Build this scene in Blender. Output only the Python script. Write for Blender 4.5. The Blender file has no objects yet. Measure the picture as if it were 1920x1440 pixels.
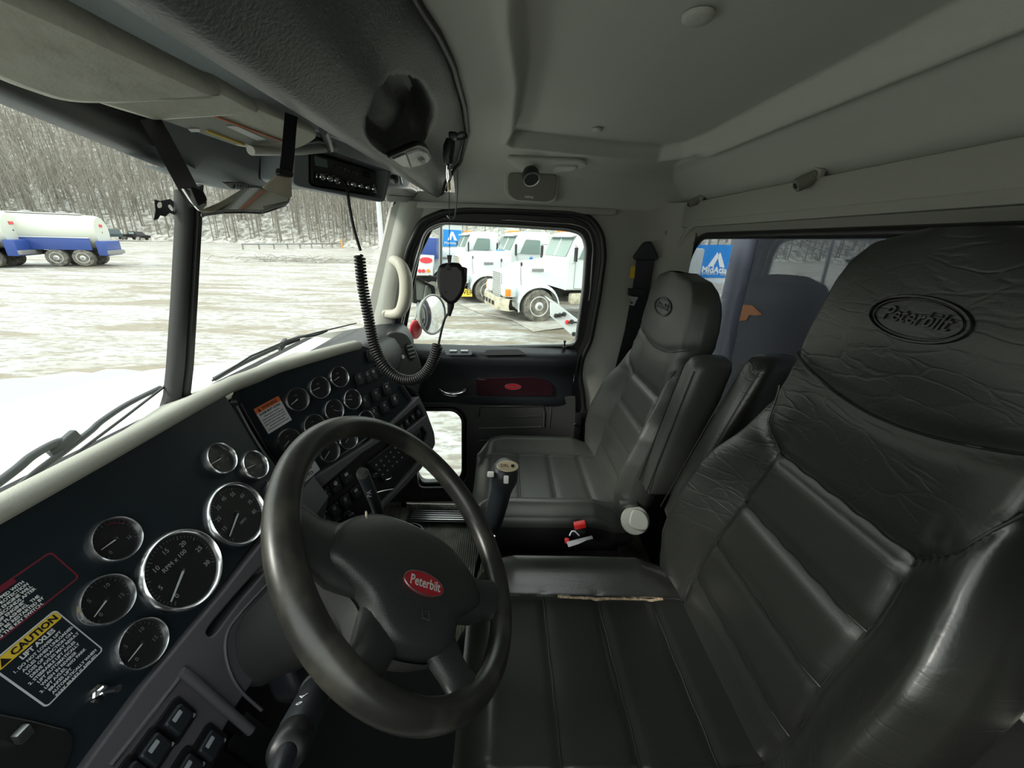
import bpy, bmesh, math, random
import numpy as np
from mathutils import Vector, Matrix
random.seed(7)
S = bpy.context.scene
COL = S.collection
R = math.radians

# ------------------------------------------------------------ camera, sky, exposure
F, CX, CY = 725.0, 960.0, 720.0
EYE = np.array([0.0, 0.0, 1.24])
ROLL, PITCH, YAW = R(2.0), R(20.387), R(-1.7)
def _angles():
    c, s = math.cos(ROLL), math.sin(ROLL)
    a, b = 945 - CX, CY - 450.0
    r, u = a*c - b*s, a*s + b*c
    p = math.atan2(u, F); fh = F*math.cos(p) + u*math.sin(p)
    return p, math.atan2(r, fh)
PITCH, YAW = _angles()
def ray(u, v):
    a, b = u - CX, CY - v
    c, s = math.cos(ROLL), math.sin(ROLL)
    r, up = a*c - b*s, a*s + b*c
    fh = F*math.cos(PITCH) + up*math.sin(PITCH); z = -F*math.sin(PITCH) + up*math.cos(PITCH)
    return np.array([fh*math.cos(YAW) + r*math.sin(YAW), fh*math.sin(YAW) - r*math.cos(YAW), z])
def P(u, v, x=None, y=None, z=None, n=None, d=None):
    """the point of the place seen in direction (u, v) that lies on a real surface plane"""
    q = ray(u, v)
    if n is not None: n = np.array(n, float); t = (d - n@EYE)/(n@q)
    elif x is not None: t = (x - EYE[0])/q[0]
    elif y is not None: t = (y - EYE[1])/q[1]
    else: t = (z - EYE[2])/q[2]
    return EYE + q*t
cam_d = bpy.data.cameras.new('camera'); cam = bpy.data.objects.new('camera', cam_d); COL.objects.link(cam)
cam_d.sensor_width = 36; cam_d.lens = 36*F/1920; cam_d.clip_start = 0.01; cam_d.clip_end = 900
right = (ray(CX+1, CY) - ray(CX, CY)); upv = (ray(CX, CY-1) - ray(CX, CY)); fw = ray(CX, CY)/F
M = Matrix.Identity(4)
for i in range(3):
    M[i][0] = right[i]; M[i][1] = upv[i]; M[i][2] = -fw[i]; M[i][3] = EYE[i]
cam.matrix_world = M
S.camera = cam
S.view_settings.view_transform = 'Standard'; S.view_settings.look = 'None'
S.view_settings.gamma = 1; S.view_settings.use_curve_mapping = False
S.view_settings.exposure = 1.65
S.cycles.max_bounces = 10; S.cycles.diffuse_bounces = 6; S.cycles.glossy_bounces = 5
S.cycles.transparent_max_bounces = 24; S.cycles.use_denoising = True
S.cycles.sample_clamp_indirect = 6.0; S.cycles.caustics_reflective = False; S.cycles.caustics_refractive = False
W = bpy.data.worlds.new('winter_sky'); S.world = W; W.use_nodes = True
nt = W.node_tree; bg = nt.nodes['Background']
tc = nt.nodes.new('ShaderNodeTexCoord'); sx = nt.nodes.new('ShaderNodeSeparateXYZ'); rp = nt.nodes.new('ShaderNodeValToRGB')
nt.links.new(tc.outputs['Generated'], sx.inputs[0]); nt.links.new(sx.outputs[2], rp.inputs[0]); nt.links.new(rp.outputs[0], bg.inputs[0])
rp.color_ramp.elements[0].color = (0.93, 0.97, 0.88, 1); rp.color_ramp.elements[1].color = (0.84, 0.92, 0.93, 1)
bg.inputs[1].default_value = 1.0
sd = bpy.data.lights.new('low_winter_sun', 'SUN'); so = bpy.data.objects.new('low_winter_sun', sd); COL.objects.link(so)
sd.energy = 1.0; sd.angle = R(12); sd.color = (1, 0.96, 0.88)
so.rotation_euler = (R(-58), 0, R(28)); so.location = (0, 0, 30)

# ------------------------------------------------------------ materials
def mat(name, col, rough=.5, metal=0, spec=.5, bump=None, emit=None, coat=0, alpha=None):
    m = bpy.data.materials.new(name); m.use_nodes = True
    b = m.node_tree.nodes['Principled BSDF']; L = m.node_tree.links; N = m.node_tree.nodes
    b.inputs['Base Color'].default_value = (*col, 1); b.inputs['Roughness'].default_value = rough
    b.inputs['Metallic'].default_value = metal; b.inputs['Specular IOR Level'].default_value = spec
    if coat: b.inputs['Coat Weight'].default_value = coat; b.inputs['Coat Roughness'].default_value = .1
    if bump:
        kind, scale, dist = bump
        t = N.new('ShaderNodeTexCoord'); bp = N.new('ShaderNodeBump'); bp.inputs['Distance'].default_value = dist; bp.inputs['Strength'].default_value = 1
        if kind == 'noise':
            n = N.new('ShaderNodeTexNoise'); n.inputs['Scale'].default_value = scale; n.inputs['Detail'].default_value = 6
            o = n.outputs[0]
        elif kind == 'leather':
            mp = N.new('ShaderNodeMapping'); mp.inputs['Scale'].default_value = (1.0, .35, 2.6)
            nz = N.new('ShaderNodeTexNoise'); nz.inputs['Scale'].default_value = 5; nz.inputs['Detail'].default_value = 4
            mx = N.new('ShaderNodeMixRGB'); mx.blend_type = 'ADD'; mx.inputs[0].default_value = .22
            v = N.new('ShaderNodeTexVoronoi'); v.feature = 'DISTANCE_TO_EDGE'; v.inputs['Scale'].default_value = scale
            pw = N.new('ShaderNodeMath'); pw.operation = 'MINIMUM'; pw.inputs[1].default_value = .1
            ng = N.new('ShaderNodeTexNoise'); ng.inputs['Scale'].default_value = 260; ng.inputs['Detail'].default_value = 3
            fine = N.new('ShaderNodeMath'); fine.operation = 'MULTIPLY_ADD'; fine.inputs[1].default_value = .05
            # creases come and go over the surface
            msk = N.new('ShaderNodeTexNoise'); msk.inputs['Scale'].default_value = 3.2; mr = N.new('ShaderNodeMapRange')
            mr.inputs[1].default_value = .42; mr.inputs[2].default_value = .66
            mu = N.new('ShaderNodeMath'); mu.operation = 'MULTIPLY'
            L.new(t.outputs['Object'], mp.inputs[0]); L.new(mp.outputs[0], nz.inputs[0]); L.new(mp.outputs[0], mx.inputs[1]); L.new(nz.outputs[1], mx.inputs[2])
            L.new(mx.outputs[0], v.inputs[0]); L.new(v.outputs[0], pw.inputs[0]); L.new(t.outputs['Object'], ng.inputs[0])
            L.new(t.outputs['Object'], msk.inputs[0]); L.new(msk.outputs[0], mr.inputs[0]); L.new(pw.outputs[0], mu.inputs[0]); L.new(mr.outputs[0], mu.inputs[1])
            L.new(ng.outputs[0], fine.inputs[0]); L.new(mu.outputs[0], fine.inputs[2]); o = fine.outputs[0]
        if kind != 'leather': L.new(t.outputs['Object'], n.inputs[0])
        L.new(o, bp.inputs['Height']); L.new(bp.outputs[0], b.inputs['Normal'])
    if emit: b.inputs['Emission Color'].default_value = (*col, 1); b.inputs['Emission Strength'].default_value = emit
    return m
def glass_mat(name, tint, refl=1.0):
    m = bpy.data.materials.new(name); m.use_nodes = True; N = m.node_tree.nodes; L = m.node_tree.links
    N.remove(N['Principled BSDF']); out = N['Material Output']
    t = N.new('ShaderNodeBsdfTransparent'); t.inputs[0].default_value = (*tint, 1)
    g = N.new('ShaderNodeBsdfGlossy'); g.inputs['Roughness'].default_value = .0; g.inputs[0].default_value = (.95, .97, 1, 1)
    lw = N.new('ShaderNodeLayerWeight'); lw.inputs[0].default_value = .5
    pw = N.new('ShaderNodeMath'); pw.operation = 'POWER'; pw.inputs[1].default_value = 5; fr = N.new('ShaderNodeMath'); fr.operation = 'MULTIPLY_ADD'; fr.inputs[1].default_value = .95; fr.inputs[2].default_value = .045
    L.new(lw.outputs['Facing'], pw.inputs[0]); L.new(pw.outputs[0], fr.inputs[0])
    mu = N.new('ShaderNodeMath'); mu.operation = 'MULTIPLY'; mu.inputs[1].default_value = refl; mu.use_clamp = True
    mx = N.new('ShaderNodeMixShader')
    L.new(fr.outputs[0], mu.inputs[0]); L.new(mu.outputs[0], mx.inputs[0]); L.new(t.outputs[0], mx.inputs[1]); L.new(g.outputs[0], mx.inputs[2]); L.new(mx.outputs[0], out.inputs[0])
    return m
def two_tone(name, ca, cb, scale, lo=.45, hi=.55, rough=.8, stretch=(1, 1, 1), detail=8, bumpd=0, dist=0):
    m = mat(name, ca, rough); N = m.node_tree.nodes; L = m.node_tree.links; b = N['Principled BSDF']
    t = N.new('ShaderNodeTexCoord'); mp = N.new('ShaderNodeMapping'); mp.inputs['Scale'].default_value = stretch
    n = N.new('ShaderNodeTexNoise'); n.inputs['Scale'].default_value = scale; n.inputs['Detail'].default_value = detail; n.inputs['Distortion'].default_value = dist; n.inputs['Roughness'].default_value = .62
    r = N.new('ShaderNodeValToRGB'); r.color_ramp.elements[0].position = lo; r.color_ramp.elements[1].position = hi
    r.color_ramp.elements[0].color = (*ca, 1); r.color_ramp.elements[1].color = (*cb, 1)
    L.new(t.outputs['Object'], mp.inputs[0]); L.new(mp.outputs[0], n.inputs[0]); L.new(n.outputs[0], r.inputs[0]); L.new(r.outputs[0], b.inputs['Base Color'])
    if bumpd:
        bp = N.new('ShaderNodeBump'); bp.inputs['Distance'].default_value = bumpd; L.new(n.outputs[0], bp.inputs['Height']); L.new(bp.outputs[0], b.inputs['Normal'])
    return m
MAT = dict(
    leather=mat('black_leather', (.017, .018, .0155), .33, spec=.75, bump=('leather', 15, .0030)),
    leather_new=mat('smooth_grey_black_leather', (.045, .047, .042), .40, spec=.7, bump=('noise', 300, .0003)),
    seat_side=mat('seat_side_vinyl', (.014, .015, .02), .5),
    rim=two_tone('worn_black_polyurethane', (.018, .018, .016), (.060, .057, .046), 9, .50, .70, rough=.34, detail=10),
    pad=mat('grained_black_pad', (.02, .022, .022), .42, bump=('noise', 600, .0004)),
    padgrey=mat('grey_black_molding', (.045, .046, .045), .45, bump=('noise', 500, .0003)),
    dark=mat('dark_plastic', (.014, .017, .021), .45, bump=('noise', 500, .0003)),
    panel=mat('blue_black_gauge_panel', (.008, .014, .019), .5, spec=.25),
    black=mat('black_plastic', (.008, .008, .009), .4),
    matte=mat('matte_black', (.006, .006, .007), .8),
    rubber=mat('black_rubber', (.012, .012, .013), .45),
    strip=mat('mauve_grey_trim', (.085, .08, .09), .55, bump=('noise', 600, .0003)),
    dashtop=mat('grey_dash_pad', (.46, .46, .40), .75, bump=('noise', 700, .0006)),
    head=mat('grey_headliner', (.50, .515, .475), .62, bump=('noise', 900, .0004)),
    cabgrey=mat('grey_cab_trim', (.36, .365, .33), .6, bump=('noise', 600, .0004)),
    console=mat('charcoal_console', (.07, .075, .075), .40, bump=('noise', 260, .0009)),
    visor=mat('beige_grey_visor_vinyl', (.56, .56, .48), .6, bump=('noise', 22, .005)),
    greycover=mat('grey_header_panel', (.21, .23, .245), .6, bump=('noise', 500, .0004)),
    speaker=mat('taupe_speaker_cloth', (.20, .20, .17), .85, bump=('noise', 900, .0005)),
    ltgrey=mat('light_grey_plastic', (.50, .51, .48), .45),
    handle=mat('cream_worn_handle', (.52, .50, .42), .5, bump=('noise', 90, .0008)),
    chrome=mat('chrome', (.82, .83, .84), .10, metal=1),
    bezel=mat('gauge_bezel_chrome', (.88, .89, .90), .24, metal=1),
    alu=mat('brushed_aluminium', (.62, .63, .62), .3, metal=1),
    steel=mat('dull_steel', (.35, .36, .36), .4, metal=1),
    white=mat('white_print', (.75, .77, .78), .5),
    greyprint=mat('grey_print', (.34, .37, .39), .5),
    dimprint=mat('dim_grey_print', (.16, .18, .19), .5),
    needle=mat('pale_needle', (.60, .63, .66), .4),
    stickwhite=mat('white_sticker', (.62, .63, .66), .45),
    orange=mat('orange_print', (.75, .17, .05), .5),
    yellow=mat('yellow_print', (.72, .50, .04), .5),
    maroon=mat('maroon_print', (.16, .012, .03), .5),
    red=mat('red_plastic', (.60, .02, .02), .4),
    badge=mat('red_enamel', (.33, .012, .022), .22, coat=.5),
    darkred=mat('dark_red_case', (.14, .004, .006), .5),
    wood=mat('dark_burgundy_woodgrain', (.018, .003, .006), .3),
    tan=two_tone('torn_tan_backing', (.32, .19, .10), (.6, .5, .38), 160, .4, .6),
    knobgrey=mat('grey_knob', (.30, .31, .28), .5),
    gold=mat('brushed_gold_plate', (.55, .48, .34), .35, metal=.6),
    amber=mat('amber_lens', (.95, .28, .03), .3),
    redlens=mat('red_lens', (.65, .05, .07), .3),
    lens=mat('frosted_lamp_lens', (.85, .86, .86), .2, bump=('noise', 150, .002)),
    truckwhite=mat('white_truck_paint', (.66, .70, .72), .35, coat=.3),
    truckgrey=mat('pale_grey_paint', (.5, .53, .54), .5),
    blue=mat('company_blue', (.012, .22, .62), .5),
    navy=mat('tank_navy_blue', (.03, .07, .28), .4),
    tire=two_tone('muddy_tyre', (.06, .06, .06), (.30, .28, .23), 5, .35, .7),
    rimwhite=mat('white_wheel_rim', (.62, .63, .62), .4),
    truckglass=mat('truck_window_glass', (.20, .27, .25), .12),
    dirtychrome=two_tone('muddy_bumper', (.55, .52, .42), (.3, .26, .18), 6, .45, .7, rough=.35),
    tankwhite=mat('tank_white', (.6, .62, .55), .45),
    grille=mat('grille_grey', (.22, .22, .22), .4),
    wip=mat('wiper_grey', (.05, .055, .06), .5),
    bark=mat('tree_bark', (.23, .215, .185), .9),
    brush=mat('bare_twigs', (.24, .20, .15), .9),
    exhaust=mat('dark_exhaust_guard', (.010, .011, .018), .5),
    lilac=mat('worn_steel_tube', (.24, .24, .29), .35, metal=.2),
    papers=mat('white_paper', (.55, .56, .62), .6),
)
MAT['glass'] = glass_mat('clear_window_glass', (.885, .91, .89), .25)
MAT['rearglass'] = glass_mat('tinted_rear_glass', (.66, .69, .72), 2.4)
MAT['lensglass'] = glass_mat('gauge_lens', (.98, .98, .98), .15)

# ------------------------------------------------------------ building helpers
def tag(o, label=None, cat=None, group=None, kind=None):
    if label: o['label'] = label
    if cat: o['category'] = cat
    if group: o['group'] = group
    if kind: o['kind'] = kind
    return o
def thing(name, label, cat, loc=(0, 0, 0), group=None, kind=None):
    o = bpy.data.objects.new(name, None); o.empty_display_size = .05; COL.objects.link(o); o.location = loc
    o['wloc'] = [float(c) for c in loc]
    return tag(o, label, cat, group, kind)
def wl(p):
    return Vector(p['wloc']) if p is not None and 'wloc' in p.keys() else Vector((0, 0, 0))
def link(name, me, m, parent=None, smooth=None, label=None):
    """me: mesh in world coordinates"""
    o = bpy.data.objects.new(name, me); COL.objects.link(o)
    me.name = name
    if m is not None:
        me.materials.clear(); me.materials.append(MAT[m] if isinstance(m, str) else m)
    if parent is not None:
        w = wl(parent); o.parent = parent; o['wloc'] = [w.x, w.y, w.z]
        if w.length: me.transform(Matrix.Translation(-w))
    if smooth is not None:
        try:
            me.polygons.foreach_set('use_smooth', [True]*len(me.polygons))
            if smooth < 180: me.set_sharp_from_angle(angle=R(smooth))
        except Exception: pass
    if label: o['label'] = label
    return o
class MB:
    """collects shapes into one mesh"""
    def __init__(s): s.v = []; s.f = []
    def add(s, v, f):
        b = len(s.v); s.v += [tuple(float(c) for c in p) for p in v]; s.f += [tuple(i + b for i in q) for q in f]; return s
    def box(s, c, d, rot=None, bev=0):
        bm = bmesh.new(); bmesh.ops.create_cube(bm, size=1)
        bmesh.ops.scale(bm, vec=d, verts=bm.verts)
        if bev: bmesh.ops.bevel(bm, geom=bm.edges[:], offset=bev, segments=2, affect='EDGES', profile=.6)
        m = Matrix.Translation(c) @ (rot.to_4x4() if rot is not None else Matrix.Identity(4))
        bm.transform(m); s.frombm(bm); bm.free(); return s
    def frombm(s, bm):
        bm.verts.ensure_lookup_table(); bm.verts.index_update()
        s.add([v.co for v in bm.verts], [[v.index for v in f.verts] for f in bm.faces])
    def me(s, me, m=None):
        vs = [(m @ v.co) if m is not None else v.co for v in me.vertices]
        s.add(vs, [tuple(p.vertices) for p in me.polygons]); return s
    def tube(s, pts, r, n=8, closed=False, cap=True):
        pts = [Vector(p) for p in pts]; k = len(pts); rs = r if hasattr(r, '__len__') else [r]*k
        rings = []; up = None
        for i, p in enumerate(pts):
            a = pts[i-1] if (i or closed) else p; b = pts[(i+1) % k] if (i < k-1 or closed) else p
            t = (b - a)
            if t.length < 1e-9: t = Vector((0, 0, 1))
            t.normalize()
            if up is None:
                up = Vector((0, 0, 1)) if abs(t.z) < .9 else Vector((1, 0, 0))
            u = (up - t*up.dot(t))
            if u.length < 1e-6: u = t.orthogonal()
            u.normalize(); up = u; w = t.cross(u)
            rings.append([p + (u*math.cos(2*math.pi*j/n) + w*math.sin(2*math.pi*j/n))*rs[i] for j in range(n)])
        v = [q for ring in rings for q in ring]; f = []
        for i in range(k if closed else k-1):
            for j in range(n):
                i2 = (i+1) % k; f.append((i*n+j, i*n+(j+1) % n, i2*n+(j+1) % n, i2*n+j))
        if cap and not closed: f.append(tuple(range(n))[::-1]); f.append(tuple((k-1)*n+j for j in range(n)))
        return s.add(v, f)
    def lathe(s, c, axis, prof, n=32):
        """prof: list of (radius, height along axis)"""
        axis = Vector(axis).normalized(); u = axis.orthogonal().normalized(); w = axis.cross(u); c = Vector(c)
        v = []; f = []
        for r, h in prof:
            for j in range(n): v.append(c + axis*h + (u*math.cos(2*math.pi*j/n) + w*math.sin(2*math.pi*j/n))*r)
        for i in range(len(prof)-1):
            for j in range(n): f.append((i*n+j, i*n+(j+1) % n, (i+1)*n+(j+1) % n, (i+1)*n+j))
        f.append(tuple(range(n))[::-1]); f.append(tuple((len(prof)-1)*n+j for j in range(n)))
        return s.add(v, f)
    def grid(s, rows, closed_u=False):
        """rows of points, skinned"""
        k = len(rows[0]); v = [p for r_ in rows for p in r_]; f = []
        for i in range(len(rows)-1):
            for j in range(k if closed_u else k-1):
                f.append((i*k+j, i*k+(j+1) % k, (i+1)*k+(j+1) % k, (i+1)*k+j))
        return s.add(v, f)
    def mesh(s):
        me = bpy.data.meshes.new('m'); me.from_pydata(s.v, [], s.f); me.validate(); me.update()
        bm = bmesh.new(); bm.from_mesh(me); bmesh.ops.recalc_face_normals(bm, faces=bm.faces); bm.to_mesh(me); bm.free(); return me
    def out(s, name, m, parent=None, smooth=40, label=None): return link(name, s.mesh(), m, parent, smooth, label)
class Pl:
    """a real flat surface with its own 2-D axes"""
    def __init__(s, o, n, right=None):
        s.n = Vector(n).normalized(); s.o = Vector(o)
        r = Vector(right) if right is not None else Vector((0, 0, 1)).cross(s.n)
        s.r = (r - s.n*r.dot(s.n)).normalized(); s.u = s.n.cross(s.r)
        s.m = Matrix(((s.r.x, s.u.x, s.n.x, s.o.x), (s.r.y, s.u.y, s.n.y, s.o.y), (s.r.z, s.u.z, s.n.z, s.o.z), (0, 0, 0, 1)))
    def px(s, u, v, off=0):
        n = np.array(s.n); p = Vector(P(u, v, n=n, d=float(n@np.array(s.o)) + off)) - s.o
        return (p.dot(s.r), p.dot(s.u))
    def w(s, a, b, c=0): return s.o + s.r*a + s.u*b + s.n*c
    def sh(s, a, b=0, c=0):
        q = Pl(s.w(a, b, c), s.n, s.r); return q
def curve_mesh(outs, th, bev=0, res=2):
    cu = bpy.data.curves.new('c', 'CURVE'); cu.dimensions = '2D'; cu.fill_mode = 'BOTH'
    for o in outs:
        sp = cu.splines.new('POLY'); sp.points.add(len(o)-1)
        for i, p in enumerate(o): sp.points[i].co = (p[0], p[1], 0, 1)
        sp.use_cyclic_u = True
    cu.extrude = max(th/2 - bev, 0); cu.bevel_depth = bev; cu.bevel_resolution = res
    if bev: cu.offset = -bev
    ob = bpy.data.objects.new('c', cu); me = bpy.data.meshes.new_from_object(ob)
    bpy.data.objects.remove(ob); bpy.data.curves.remove(cu); return me
def plate(pl, outs, th, z=0, bev=0, mb=None):
    """flat solid on surface pl, from z (bottom) to z+th"""
    if not isinstance(outs[0][0], (tuple, list)): outs = [outs]
    me = curve_mesh(outs, th, bev); me.transform(pl.m @ Matrix.Translation((0, 0, z + th/2)))
    if mb is not None: mb.me(me); bpy.data.meshes.remove(me); return mb
    return me
def rrect(x0, y0, x1, y1, r, n=6):
    o = []
    for cx_, cy_, a in ((x1-r, y1-r, 0), (x0+r, y1-r, 90), (x0+r, y0+r, 180), (x1-r, y0+r, 270)):
        for i in range(n+1):
            t = R(a + 90*i/n); o.append((cx_ + r*math.cos(t), cy_ + r*math.sin(t)))
    return o
def ell(cx_, cy_, a, b, n=40): return [(cx_ + a*math.cos(2*math.pi*i/n), cy_ + b*math.sin(2*math.pi*i/n)) for i in range(n)]
def rpoly(pts, r, n=5):
    """polygon with rounded corners"""
    o = []; k = len(pts)
    for i in range(k):
        p = Vector(pts[i]).to_2d() if len(pts[i]) > 2 else Vector(pts[i]); a = Vector(pts[i-1]); b = Vector(pts[(i+1) % k])
        rr = r[i] if hasattr(r, '__len__') else r
        da, db = (a-p), (b-p); la, lb = da.length, db.length; q = min(rr, la*.48, lb*.48)
        s_, e_ = p + da/la*q, p + db/lb*q
        for j in range(n+1):
            t = j/n; o.append(tuple(s_*(1-t)**2 + p*2*t*(1-t) + e_*t*t))
    return o
def smooth_closed(pts, n=6):
    k = len(pts); o = []
    for i in range(k):
        p0, p1, p2, p3 = [Vector(pts[(i+j-1) % k]) for j in range(4)]
        for t in [j/n for j in range(n)]:
            o.append(tuple(.5*((2*p1) + (p2-p0)*t + (2*p0-5*p1+4*p2-p3)*t*t + (3*p1-p0-3*p2+p3)*t**3)))
    return o
def spline(pts, n=8):
    pts = [Vector(p) for p in pts]; o = []
    for i in range(len(pts)-1):
        p0 = pts[max(i-1, 0)]; p1 = pts[i]; p2 = pts[i+1]; p3 = pts[min(i+2, len(pts)-1)]
        for t in [j/n for j in range(n)]:
            o.append(.5*((2*p1) + (p2-p0)*t + (2*p0-5*p1+4*p2-p3)*t*t + (3*p1-p0-3*p2+p3)*t**3))
    return o + [pts[-1]]
def text_me(s, size, align='CENTER', shear=0, bold=0, ext=.0002):
    cu = bpy.data.curves.new('t', 'FONT'); cu.body = s; cu.size = size; cu.align_x = align; cu.align_y = 'CENTER'; cu.shear = shear
    cu.extrude = ext; cu.offset = bold; cu.resolution_u = 2
    ob = bpy.data.objects.new('t', cu); me = bpy.data.meshes.new_from_object(ob); bpy.data.objects.remove(ob); bpy.data.curves.remove(cu); return me
def text(mb, pl, s, a, b, size, z=.0006, rot=0, width=None, **k):
    me = text_me(s, size, **k)
    sx_ = 1
    if width and len(me.vertices):
        xs = [v.co.x for v in me.vertices]; sx_ = width/(max(xs)-min(xs))
    mb.me(me, pl.m @ Matrix.Translation((a, b, z)) @ Matrix.Rotation(rot, 4, 'Z') @ Matrix.Diagonal((sx_, 1, 1, 1))); bpy.data.meshes.remove(me); return mb
def copy_tree(o, parent=None):
    c = o.copy(); COL.objects.link(c); c.parent = parent
    for ch in list(o.children): copy_tree(ch, c)
    return c
def struct(name, mb_or_me, m, parent=None, smooth=40):
    me = mb_or_me.mesh() if isinstance(mb_or_me, MB) else mb_or_me
    o = link(name, me, m, parent, smooth)
    if parent is None: o['kind'] = 'structure'
    return o
def lerp(a, b, t): return a + (b-a)*t
def interp(t, xs, ys): return float(np.interp(t, xs, ys))
def sstep(a, b, x):
    t = min(1, max(0, (x-a)/(b-a))); return t*t*(3-2*t)
# ============================================================ the cab shell
CXM = 0.81            # cab centre line
XD, XL = 1.60, 0.02   # passenger and driver door planes
YR = -0.68            # rear wall
# floor with ribbed rubber
m = mat('ribbed_rubber_floor', (.16, .155, .12), .5)
N = m.node_tree.nodes; L = m.node_tree.links
t = N.new('ShaderNodeTexCoord'); w_ = N.new('ShaderNodeTexWave'); w_.bands_direction = 'Y'; w_.inputs['Scale'].default_value = 34; w_.inputs['Distortion'].default_value = 0
nz = N.new('ShaderNodeTexNoise'); nz.inputs['Scale'].default_value = 7; nz.inputs['Detail'].default_value = 5
cr = N.new('ShaderNodeValToRGB'); cr.color_ramp.elements[0].color = (.05, .05, .043, 1); cr.color_ramp.elements[1].color = (.30, .29, .23, 1)
cr.color_ramp.elements[0].position = .35; cr.color_ramp.elements[1].position = .65
bp = N.new('ShaderNodeBump'); bp.inputs['Distance'].default_value = .003
L.new(t.outputs['Object'], w_.inputs[0]); L.new(t.outputs['Object'], nz.inputs[0]); L.new(nz.outputs[0], cr.inputs[0]); L.new(cr.outputs[0], N['Principled BSDF'].inputs['Base Color'])
L.new(w_.outputs[1], bp.inputs['Height']); L.new(bp.outputs[0], N['Principled BSDF'].inputs['Normal'])
MAT['floor'] = m
struct('floor', MB().box((.81, .04, -.03), (1.60, 1.48, .04)), 'floor')
struct('wall_front', MB().box((.81, .80, .40), (1.66, .04, .86)), 'matte')
# driver side: door and wall with the window wound down
PLft = Pl((-.055, 0, 0), (1, 0, 0), (0, 1, 0))
struct('wall_left', plate(PLft, [[(-.72, -.02), (.86, -.02), (.86, .84), (.50, 1.44), (-.72, 1.44)], rpoly([(-.36, .84), (.46, .84), (.36, 1.33), (-.36, 1.33)], .05)], .04, z=-.04), 'dark')

# rear wall with its window opening
PR = Pl((CXM, YR, 0), (0, 1, 0), (-1, 0, 0))     # a runs towards the driver side
wx0, wx1, wz0, wz1 = CXM-1.50, CXM-.10, .72, 1.268
hole = rrect(wx0-.03, wz0-.03, wx1+.03, wz1+.035, .13, 8)
struct('wall_rear', plate(PR, [[(-.80, 0), (.88, 0), (.88, 1.40), (-.80, 1.40)], hole], .03, z=-.03), 'cabgrey')
mb = MB()
# moulded surround that steps in towards the glass
def ring_strip(mb, pl, outs):
    rows = [[pl.w(p[0], p[1], z) for p in o] for o, z in outs]; mb.grid(rows, closed_u=True)
ring_strip(mb, PR, [(rrect(wx0-.075, wz0-.10, wx1+.10, wz1+.075, .17, 10), .002), (rrect(wx0-.065, wz0-.085, wx1+.085, wz1+.062, .16, 10), .020), (rrect(wx0-.045, wz0-.05, wx1+.05, wz1+.042, .14, 10), .016),
    (rrect(wx0-.035, wz0-.035, wx1+.035, wz1+.030, .13, 10), -.004), (rrect(wx0-.02, wz0-.02, wx1+.02, wz1+.018, .12, 10), -.012)])
mb.tube([PR.w(p[0], p[1], .012) for p in rrect(wx0-.060, wz0-.08, wx1+.08, wz1+.052, .155, 10)], .013, 8, closed=True)
struct('trim_1', mb, 'cabgrey', smooth=60)
win5 = struct('window_5', plate(PR, rrect(wx0-.02, wz0-.02, wx1+.02, wz1+.02, .12, 8), .004, z=-.022), 'rearglass')
mb = MB(); mb.tube([PR.w(p[0], p[1], -.010) for p in rrect(wx0-.008, wz0-.008, wx1+.008, wz1+.008, .115, 10)], .011, 8, closed=True)
struct('window_gasket', mb, 'rubber', win5, 60)

# headliner: one moulded shell with a recessed roof panel
def roof_z(x, y):
    z = 1.497
    # right (passenger) cove
    if x > 1.24:
        z = interp(x, [1.24, 1.34, 1.42, 1.49, 1.53, 1.56, 1.582, 1.60, 1.61], [1.497, 1.494, 1.487, 1.473, 1.455, 1.425, 1.395, 1.362, 1.345])
    if x < .28: z = min(z, interp(x, [-.01, .06, .14, .28], [1.37, 1.43, 1.475, 1.497]))
    zr = interp(y, [-.69, -.66, -.62, -.58, -.55], [1.385, 1.402, 1.440, 1.472, 1.486]); 
    if y < -.55: z = min(z, zr + 0.0*(x))
    # soft blend in the rear corner
    return z
panel_poly = [(.10, -.006), (.60, -.006), (.80, -.022), (1.10, -.020), (1.235, -.006), (1.26, -.02), (1.33, -.34), (1.345, -.47), (1.30, -.525), (1.20, -.545), (.60, -.546), (.10, -.546)]
def in_panel(x, y):
    # signed distance to the panel outline (positive inside)
    best = 9; inside = False; k = len(panel_poly)
    for i in range(k):
        ax, ay = panel_poly[i]; bx_, by_ = panel_poly[(i+1) % k]
        t = ((x-ax)*(bx_-ax) + (y-ay)*(by_-ay))/((bx_-ax)**2 + (by_-ay)**2); t = min(1, max(0, t))
        best = min(best, math.hypot(x-ax-t*(bx_-ax), y-ay-t*(by_-ay)))
        if (ay > y) != (by_ > y) and x < (bx_-ax)*(y-ay)/(by_-ay) + ax: inside = not inside
    return best if inside else -best
xs = sorted(set([round(-.01 + i*.0065, 4) for i in range(249)] + [1.61])); ys = [round(-.69 + i*.0055, 4) for i in range(160)]
rows = []
for y in ys:
    row = []
    for x in xs:
        d = in_panel(x, y); z = roof_z(x, y)
        z += .028*sstep(-.003, .014, d) - .011*math.exp(-((d+.010)/.011)**2)
        row.append((x, y, z))
    rows.append(row)
struct('ceiling', MB().grid(rows), 'head', smooth=180)
struct('shade_panel', MB().box((.76, YR+.02, .34), (1.60, .02, .70)), 'matte')  # black panel added so the lit lower rear wall stays dark
# rear seam bead and the strip of trim between headliner and window surround
mb = MB(); mb.box((.80, YR+.012, 1.345), (1.58, .022, .082), bev=.006)
struct('trim_2', mb, 'cabgrey')

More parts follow.
